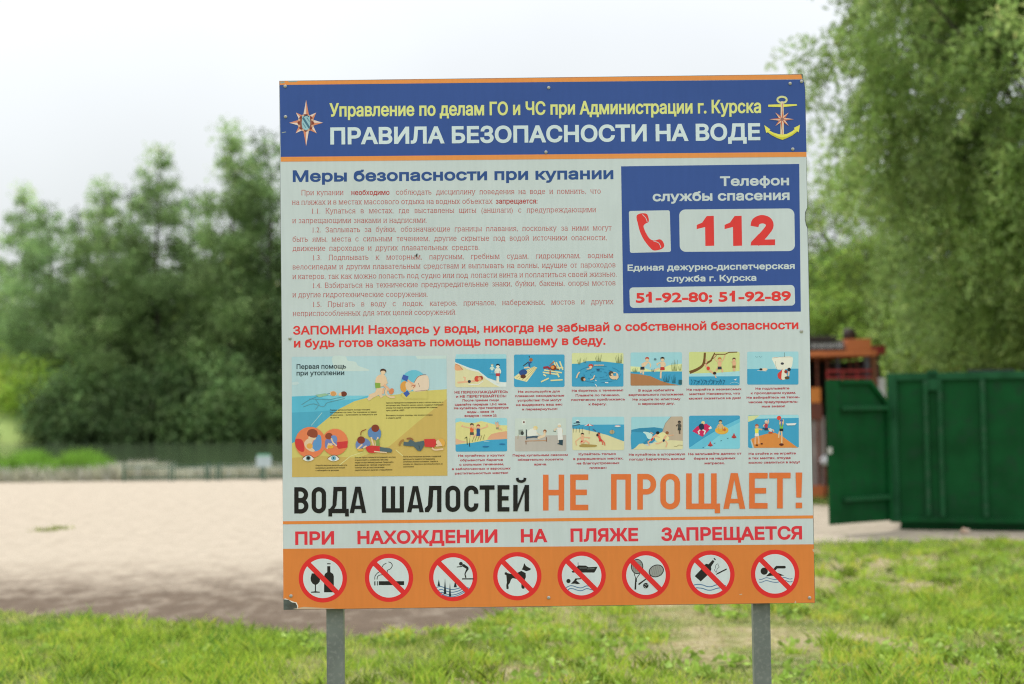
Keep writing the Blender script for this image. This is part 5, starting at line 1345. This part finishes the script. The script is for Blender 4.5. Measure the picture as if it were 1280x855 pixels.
for x, w in ((0.42, 0.055), (0.59, 0.055), (1.09, 0.06), (1.66, 0.06), (2.2, 0.06), (2.75, 0.06), (3.3, 0.06), (3.85, 0.06)): rib(x, w)
q = MB(); q.box(0.47, 0.60, 0.0, 0.04, CH - 0.22, CH + 0.03, 0.01); q.build('latch', M_CGD, cont)
# lid edges and a dark tarp roll on the rim
q = MB()
q.box(0.95, 1.5, 0.10, 0.5, CH - 0.004, CH + 0.03, 0.01); q.build('lid', surf('dark_rubber', (0.012, 0.02, 0.018), None, 10, 0.6), cont)
# door: local frame at the hinge, opens outwards to the left and a little towards the camera
door_d = Vector((3.78 - 4.66, 17.18 - 17.72, 0)); dl = door_d.length; da = math.atan2(door_d.y, door_d.x)
dm = MB(); Zb, Zt = 0.13, 1.87
prof = [(0.0, Zb), (dl, Zb), (dl, Zt), (dl * 0.30, Zt), (0.0, Zt - 0.30)]
dm.prism(prof, 0.0, 0.008)
door = dm.build('door', M_CG, cont)
dinv = cont.matrix_basis if False else (Matrix.Translation(cont.location) @ Matrix.Rotation(ang, 4, 'Z')).inverted()
door.matrix_local = dinv @ Matrix.Translation((4.66, 17.72, 0)) @ Matrix.Rotation(da, 4, 'Z')
# frame and ribs on the camera side of the door (local +y looks at the camera here)
def dbox(name, x0, x1, z0, z1, t=0.05, mat=M_CG):
    q = MB(); q.box(x0, x1, 0.0085, 0.0085 + t, z0, z1, 0.006); return q.build(name, mat, door)
dbox('door_frame', 0.0, 0.06, Zb, Zt - 0.31)
dbox('door_frame', dl - 0.20, dl, Zb, Zt, 0.02)
dbox('door_rib', 0.065, dl - 0.205, 1.50, 1.55, 0.075, M_CGR)
dbox('door_rib', 0.065, dl - 0.205, 0.40, 0.45, 0.075, M_CGR)
dbox('door_frame', dl * 0.31, dl - 0.205, Zt - 0.05, Zt, 0.05)
q = MB(); dd = Vector((dl * 0.30, 0, 0.30)); an = math.atan2(0.30, dl * 0.30)
q.box(0, dd.length, 0.0085, 0.055, -0.05, 0.0, 0.005, Matrix.Translation((0.0, 0, Zt - 0.30)) @ Matrix.Rotation(-an, 4, 'Y')); q.build('door_frame', M_CG, door)
for z in (0.42, 1.48):
    q = MB(); q.lathe([(0.025, -0.07), (0.025, 0.07)], 'z', 10, (0.0, -0.025, z)); q.build('hinge', M_CGD, door)
q = MB(); q.box(dl - 0.03, dl + 0.025, 0.03, 0.06, 0.98, 1.06, 0.005); q.build('latch', M_SCREW, door)

# a lump of broken brick by the container foot
def rock(name, s, mat, loc, label, cat, seed):
    r_ = random.Random(seed); bm = bmesh.new(); bmesh.ops.create_icosphere(bm, subdivisions=2, radius=1)
    for v in bm.verts: v.co *= 1 + r_.uniform(-.22, .22)
    bmesh.ops.scale(bm, vec=s, verts=bm.verts)
    me = bpy.data.meshes.new(name); bm.to_mesh(me); bm.free(); o = link(name, me, mat); o.location = loc
    return put(o, label, cat)
rock('broken_brick', (0.055, 0.05, 0.035), surf('pale_brick', (0.5, 0.32, 0.2), (0.6, 0.5, 0.42), 20, 0.9), (5.42, 17.2, 0.035), 'small pale orange piece of brick on the ground at the foot of the container', 'brick', 3)

# ================================================================== KIOSK
M_OR = surf('orange_paint', (0.62, 0.19, 0.06), (0.5, 0.14, 0.05), 3, 0.6, 0.1)
M_RB = surf('redbrown_paint', (0.20, 0.06, 0.035), (0.14, 0.045, 0.03), 5, 0.6)
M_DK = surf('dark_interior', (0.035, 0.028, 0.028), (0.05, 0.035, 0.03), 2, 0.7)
M_GW = surf('grey_wall', (0.34, 0.29, 0.27), (0.24, 0.20, 0.19), 3, 0.85, 0.2)
M_WH = surf('white_paint', (0.7, 0.7, 0.72), (0.6, 0.6, 0.63), 5, 0.6)
M_RED = surf('red_paint', (0.45, 0.05, 0.05), (0.35, 0.04, 0.04), 5, 0.5)
D0 = 24.0
kio = empty('beach_kiosk', (0, D0, 0), 0, 'low kiosk with orange roof fascia, dark openings and red rail behind the container door', 'kiosk')
def X(px): return (px - 640) / FPX * D0 * 1.0 + 0.0
def Zk(py, px=1055): return EYE + ((508.3 - (px - 640) * 0.0131) - py) / FPX * D0
def kb(name, px0, px1, py0, py1, y0, y1, mat, bev=0.006, parent=None):
    q = MB(); q.box(X(px0), X(px1), y0, y1, Zk(py1), Zk(py0), bev); return q.build(name, mat, parent or kio)
xl = 860
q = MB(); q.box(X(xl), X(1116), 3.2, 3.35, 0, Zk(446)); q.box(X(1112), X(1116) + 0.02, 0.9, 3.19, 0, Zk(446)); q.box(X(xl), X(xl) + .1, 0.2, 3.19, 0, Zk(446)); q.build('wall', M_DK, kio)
q = MB(); q.box(X(xl), X(1030), 0.05, 0.15, 0.05, Zk(520)); q.build('counter_wall', M_GW, kio)
q = MB(); q.box(X(xl) - .15, X(1090), -0.35, 3.5, Zk(446), Zk(439), 0.01); f = q.build('roof', M_OR, kio)
q = MB(); q.box(X(xl) - .1, X(1084), -0.3, 3.4, Zk(438.5), Zk(436), 0.005); q.build('roof_felt', M_DK, f)
kb('fascia', 1053, 1083, 438.3, 424.5 + 1, -0.34, 0.4, M_OR) if False else kb('fascia', 1053, 1083, 425, 438.6, -0.34, 0.4, M_OR)
sb = kb('sign_board', xl, 1050.5, 427, 438.4, -0.28, -0.2, surf('sign_grey', (0.14, 0.14, 0.15), (0.10, 0.10, 0.11), 4, 0.6))
sx_ = 1049
for k, (w, kind) in enumerate([(3.6, 0), (3.4, 1), (3.6, 2), (3.2, 0), (3.8, 1), (3.2, 2), (3.6, 0), (3.2, 1), (3.6, 2), (3.4, 0)]):
    q = MB(); x0, x1 = X(sx_ - w), X(sx_ - 0.9); z0, z1 = Zk(436.8), Zk(429.8); t_ = 0.012
    q.box(x0, x0 + t_, -0.292, -0.2805, z0, z1)
    if kind == 0: q.box(x1 - t_, x1, -0.292, -0.2805, z0, z1); q.box(x0 + t_, x1 - t_, -0.292, -0.2805, z1 - t_, z1)
    if kind == 1: q.box(x1 - t_, x1, -0.292, -0.2805, z0, z1); q.box(x0 + t_, x1 - t_, -0.292, -0.2805, (z0 + z1) / 2, (z0 + z1) / 2 + t_)
    if kind == 2:
        for zz in (z0, (z0 + z1) / 2, z1 - t_): q.box(x0 + t_, x1, -0.292, -0.2805, zz, zz + t_)
    q.build('letter', M_WH, sb); sx_ -= w + 0.35
kb('roof_beam', xl, 1040, 421, 426, -0.4, 0.2, M_DK)
q = MB(); q.lathe([(0.10, 0.0), (0.12, 0.12), (0.06, 0.2)], 'z', 12, (X(1064), 0.1, Zk(425))); q.build('vent', M_DK, kio)
for px, w in ((1020, 2.2), (1033, 1.8), (1046, 3), (1062, 1.6), (1070, 1.6)):
    q = MB(); q.box(X(px), X(px + w), 0.0, 0.07, 0.0, Zk(446), 0.004); q.build('post', M_RB if px != 1046 else surf('bluegrey_paint', (0.12, 0.13, 0.17)), kio)
q = MB(); q.box(X(1081), X(1086.5), 0.0, 0.09, 0.0, Zk(446), 0.004); q.build('post', surf('bluegrey_post', (0.20, 0.22, 0.28)), kio)
q = MB(); q.box(X(1088), X(1096), -0.02, 0.10, 0.0, Zk(446), 0.004); q.build('post', surf('rust_brown', (0.30, 0.13, 0.075)), kio)
kb('rail', 1031, 1088, 462.5, 465.5, -0.12, -0.05, M_RED, 0.004); kb('rail', 1031, 1088, 471, 473.5, -0.12, -0.05, M_RED, 0.004)
for px in (1031, 1050, 1068): kb('baluster', px, px + 1.6, 465.7, 500, -0.118, -0.052, M_RED, 0.003)
kb('shutter_panel', 1000, 1024.5, 484, 503, -0.02, 0.03, surf('bright_orange', (0.72, 0.26, 0.05), (0.62, 0.2, 0.04), 4, 0.6))
kb('lower_panel', 1000, 1026, 503.5, 524, -0.01, 0.04, M_RB)
kb('skirting', xl, 1031, 606, 622, -0.03, 0.045, M_OR)
kb('wall_box', 1096.5, 1105, 473, 500, -0.05, 0.2, M_WH)
kb('side_window', 1098, 1115, 443, 470, 0.8, 0.86, surf('window_dark', (0.03, 0.035, 0.04), None, 3, 0.2))
kb('side_fascia', 1098, 1119, 431, 442.5, 0.6, 3.4, M_RED)
# pale round lamp/ball beside the kiosk wall
q = MB(); q.lathe([(0.005, -0.09), (0.05, -0.075), (0.085, -0.03), (0.085, 0.03), (0.05, 0.075), (0.005, 0.09)], 'z', 14)
o = put(q.build('ball', M_WH), 'white ball-like knob low beside the kiosk, just right of the board edge', 'ball'); o.location = (X(1026.5), 23.9, Zk(575)); 
q = MB(); q.tube([(X(1026.5), 23.9, 0), (X(1026.5), 23.9, Zk(575) - 0.085)], 0.02, 8)
st_ = q.build('stake', M_RB); put(st_, 'thin stake under the white knob beside the kiosk wall', 'stake')

# ================================================================== LOW GREEN MESH FENCE ON THE BEACH + SMALL SIGN
M_FG = surf('fence_green', (0.05, 0.13, 0.085), (0.04, 0.11, 0.07), 8, 0.5)
def panel_fence(x0, x1, y, label):
    e_ = empty('mesh_fence', (x0, y, 0), 0, label, 'fence', 'low green mesh fence panels on the beach')
    L = x1 - x0
    for x in (0.0, L):
        q = MB(); q.box(x - 0.022, x + 0.022, -0.022, 0.022, 0, 0.42 if x == 0 else 0.37, 0.004); q.build('post', M_FG, e_)
    for z in (0.05, 0.31):
        q = MB(); q.box(0.036, L - 0.036, -0.012, 0.012, z, z + 0.035, 0.002); q.build('rail', M_FG, e_)
    n = int(L / 0.075); V = []; F = []
    for k in range(1, n):
        x = L * k / n; i = len(V); V += [(x - .003, -0.004, .086), (x + .003, -0.004, .086), (x + .003, -0.004, .31), (x - .003, -0.004, .31), (x - .003, 0.004, .086), (x + .003, 0.004, .086), (x + .003, 0.004, .31), (x - .003, 0.004, .31)]
        F += [(i, i + 1, i + 2, i + 3), (i + 5, i + 4, i + 7, i + 6), (i + 1, i + 5, i + 6, i + 2), (i + 4, i, i + 3, i + 7)]
    w_ = link('wire_mesh', arr_mesh('wire_mesh', V, F, mat=M_FG), None, e_); put(w_, kind='stuff')
fx = [at(152, 32.6), at(214, 32.6), at(258, 32.6), at(272, 32.6), at(327, 32.6), at(392, 32.6)]
flab = ['leftmost low green mesh fence panel at the far edge of the sand', 'second low green mesh fence panel from the left on the sand edge', 'narrow fence gate panel between two close posts', 'low green mesh fence panel just left of the small white sign', 'low green mesh fence panel running behind the board']
for i in range(5): panel_fence(fx[i] + 0.04, fx[i + 1] - 0.04, 32.6 + 0.02 * (i % 2), flab[i])
sg = empty('small_sign', (at(329, 32.3), 32.3, 0), 0, 'small white notice with a green top on a green pole by the low fence', 'sign')
q = MB(); q.box(-0.025, 0.025, -0.03, 0.03, 0, 0.5, 0.003); q.build('pole', M_FG, sg)
q = MB(); q.box(-0.17, 0.17, -0.045, -0.031, 0.31, 0.55, 0.004); q.build('sign_face', surf('pale_sign', (0.48, 0.57, 0.60), (0.40, 0.50, 0.53), 12, 0.5), sg)
q = MB(); q.box(-0.15, 0.15, -0.05, -0.0455, 0.554, 0.60, 0.002); q.build('sign_top', surf('sign_green', (0.2, 0.5, 0.35)), sg)

# ================================================================== GRASS, REEDS, LEAF LITTER
def blades(x, y, h, w, base, var, r, lean=0.35, z=0.0, hi=None):
    n = len(x); a = r.uniform(0, 2 * PI, n); b = r.uniform(0, 2 * PI, n); L = h * lean * r.uniform(0.3, 1.6, n)
    dx, dy = np.cos(a) * w * .5, np.sin(a) * w * .5; ox, oy = np.cos(b) * L, np.sin(b) * L
    V = np.stack([np.stack([x - dx, y - dy, np.full(n, z)], 1), np.stack([x + dx, y + dy, np.full(n, z)], 1),
                  np.stack([x + dx * .6 + ox * .45, y + dy * .6 + oy * .45, h * .62], 1), np.stack([x + ox, y + oy, h], 1), np.stack([x - dx * .6 + ox * .45, y - dy * .6 + oy * .45, h * .62], 1)], 1).reshape(-1, 3)
    F = (np.arange(n) * 5)[:, None] + np.arange(5)[None]
    c = np.array(base)[None] if np.ndim(base) == 1 else base
    c = c * (1 + r.normal(0, var, (n, 1)))
    return V, F, np.clip(c, 0.01, 0.6)
r = np.random.default_rng(5)
N = 260000
gy = 6.5 + 11.5 * r.random(N) ** 1.15; gx = (r.random(N) * 2 - 1) * (gy * 0.40 + 0.6)
# lawn only on the near side of the sand edge
cx_ = np.array([c[0] for c in ctrl]); cy_ = np.array([c[1] for c in ctrl])
edge = np.interp(gx, cx_, cy_) + 0.5 * (fbm(gx, gy, 9, 3, 1.3) - 0.5)
lush = 1 / (1 + np.exp(-(fbm(gx, gy, 21, 4, 0.55) - 0.53) * 22))
lush = np.clip(lush + np.clip((-1.2 - gx) / 1.6, 0, 0.42) + np.clip((gx - 3.4) / 2.5, 0, 0.3) - 0.5 * np.clip(1.35 - np.abs(gx - 0.7) / 1.9, 0, 1), 0, 1)
keep = (gy < edge) & (r.random(N) < 0.12 + 0.8 * lush)
gx, gy, lush = gx[keep], gy[keep], lush[keep]; n = len(gx)
fine = fbm(gx, gy, 23, 3, 3.1); mid = fbm(gx, gy, 24, 3, 1.1)
h = (0.018 + 0.060 * lush * r.random(n) ** 0.8 + 0.06 * (r.random(n) < 0.03)) * (0.35 + 1.3 * fine)
mixv = np.clip(lush * 0.75 + 1.3 * (fine - 0.45) + 0.3 * r.random(n), 0, 1)[:, None]
dry = np.array([0.50, 0.42, 0.25]); green = np.array([0.38, 0.52, 0.06]); dark = np.array([0.15, 0.29, 0.04])
dk = np.clip((mid - 0.42) * 6.0, 0, 1)[:, None]
gcol = np.where(r.random((n, 1)) < 0.25, dark, green) * dk + np.where(r.random((n, 1)) < 0.6, dark, green) * (1 - dk)
gcol = gcol * mixv + dry * (1 - mixv)
V, F, c = blades(gx, gy, h, np.full(n, 0.008) * r.uniform(.6, 1.6, n), gcol, 0.25, r, 0.6)
put(link('grass', arr_mesh('grass', V, F, c, M_GRASS)), kind='stuff')
# tufts: denser, taller bunches of broad blades
T = 2100
ty = 7.6 + 9.0 * r.random(T) ** 1.1; tx = (r.random(T) * 2 - 1) * (ty * 0.40 + 0.4)
m_ = (ty < np.interp(tx, cx_, cy_) - 0.05) & (fbm(tx, ty, 41, 3, 0.8) > 0.40); tx, ty = tx[m_], ty[m_]; T = len(tx)
tone = np.clip(r.normal(1, 0.36, T), 0.4, 1.6); size = r.uniform(0.5, 1.25, T) ** 1.3
K = 34; rep = lambda v: np.repeat(v, K)
gx2 = rep(tx) + r.normal(0, 0.045, T * K) * rep(size); gy2 = rep(ty) + r.normal(0, 0.045, T * K) * rep(size)
hcol = np.array([0.34, 0.50, 0.06]) * rep(tone)[:, None] * np.where(r.random((T * K, 1)) < 0.15, 1.35, 1.0)
V, F, c = blades(gx2, gy2, 0.085 * rep(size) * r.uniform(0.5, 1.2, T * K), np.full(T * K, 0.011), hcol, 0.15, r, 0.8)
put(link('grass_tufts', arr_mesh('grass_tufts', V, F, c, M_GRASS)), kind='stuff')
# low broad-leaved herbs (plantain, clover) lying among the blades
T = 1100
ty = 7.6 + 8.0 * r.random(T); tx = (r.random(T) * 2 - 1) * (ty * 0.40 + 0.4)
m_ = (ty < np.interp(tx, cx_, cy_) - 0.05) & (fbm(tx, ty, 43, 3, 0.9) > 0.45); tx, ty = tx[m_], ty[m_]; T = len(tx); K = 11
C_ = np.stack([np.repeat(tx, K) + r.normal(0, .05, T * K), np.repeat(ty, K) + r.normal(0, .05, T * K), r.uniform(0.02, 0.06, T * K)], 1); V, F = leaf_quads(C_, np.full(T * K, 0.06), 0.0, 0.6, r)
put(link('ground_herbs', arr_mesh('ground_herbs', V, F, tint(T * K, (0.30, 0.45, 0.08), .25, r), M_GRASS)), kind='stuff')
# dead straw and bits of thatch
N = 26000
gy = 7.0 + 10 * r.random(N); gx = (r.random(N) * 2 - 1) * (gy * 0.40 + 0.5); m_ = gy < np.interp(gx, cx_, cy_) + 0.2; gx, gy = gx[m_], gy[m_]
V, F, c = blades(gx, gy, r.uniform(.004, .02, len(gx)), np.full(len(gx), .006), (0.55, 0.46, 0.30), .3, r, 5.0)
put(link('dry_straw', arr_mesh('dry_straw', V, F, c, M_GRASS)), kind='stuff')
# grass further off round the container and kiosk
N = 30000
gy = 16.3 + 12 * r.random(N); gx = 1.5 + r.random(N) * 10
m_ = (gy > np.interp(gx, [1.5, 4.6, 5.5, 7, 12], [30, 22.6, 20.6, 19.6, 20.3])); gx, gy = gx[m_], gy[m_]; n = len(gx)
V, F, c = blades(gx, gy, r.uniform(.04, .11, n), np.full(n, .012), (0.22, 0.33, 0.07), .25, r)
put(link('grass', arr_mesh('rough_grass', V, F, c, M_GRASS)), kind='stuff')
# lakeside reeds: green on the left, bleached ones along the whole edge
N = 9000
gx = at(-40, 33.5) + (at(150, 33.5) - at(-40, 33.5)) * r.random(N); gy = 33.2 + 1.6 * r.random(N); t = (gx - gx.min()) / (gx.max() - gx.min())
h = (0.45 + 0.28 * np.sin(t * 9 + 1.5) ** 2) * r.uniform(0.5, 1.15, N) * np.clip((1.03 - t) * 6, 0.25, 1)
V, F, c = blades(gx, gy, h, np.full(N, 0.022), (0.19, 0.36, 0.05), .22, r, 0.25)
put(link('green_reeds', arr_mesh('green_reeds', V, F, c, M_GRASS)), kind='stuff')
N = 14000
gx = at(-60, 33.5) + (at(470, 33.5) - at(-60, 33.5)) * r.random(N); gy = 32.9 + 1.2 * r.random(N)
h = 0.42 * r.uniform(0.25, 1.0, N) * (0.45 + fbm(gx, gy, 51, 3, 0.8)); w = np.full(N, 0.022)
V, F, c = blades(gx, gy, h, w, (0.58, 0.58, 0.44), .2, r, 0.5)
put(link('dry_reeds', arr_mesh('dry_reeds', V, F, c, M_GRASS)), kind='stuff')


# two little weeds out on the sand
for i, (px, d, lab) in enumerate([(55, 19.3, 'small green weed on the bare sand, left of the other one'), (75, 19.6, 'small green weed on the bare sand, right one of the pair')]):
    q = 60; V, F, c = blades(r.normal(0, .09, q), r.normal(0, .05, q), r.uniform(.02, .07, q), np.full(q, .02), (0.26, 0.30, 0.09), .25, r, 1.2)
    o = put(link('weed', arr_mesh('weed', V, F, c, M_GRASS)), lab, 'plant', 'weeds on the sand'); o.location = (at(px, d), d, 0.004)
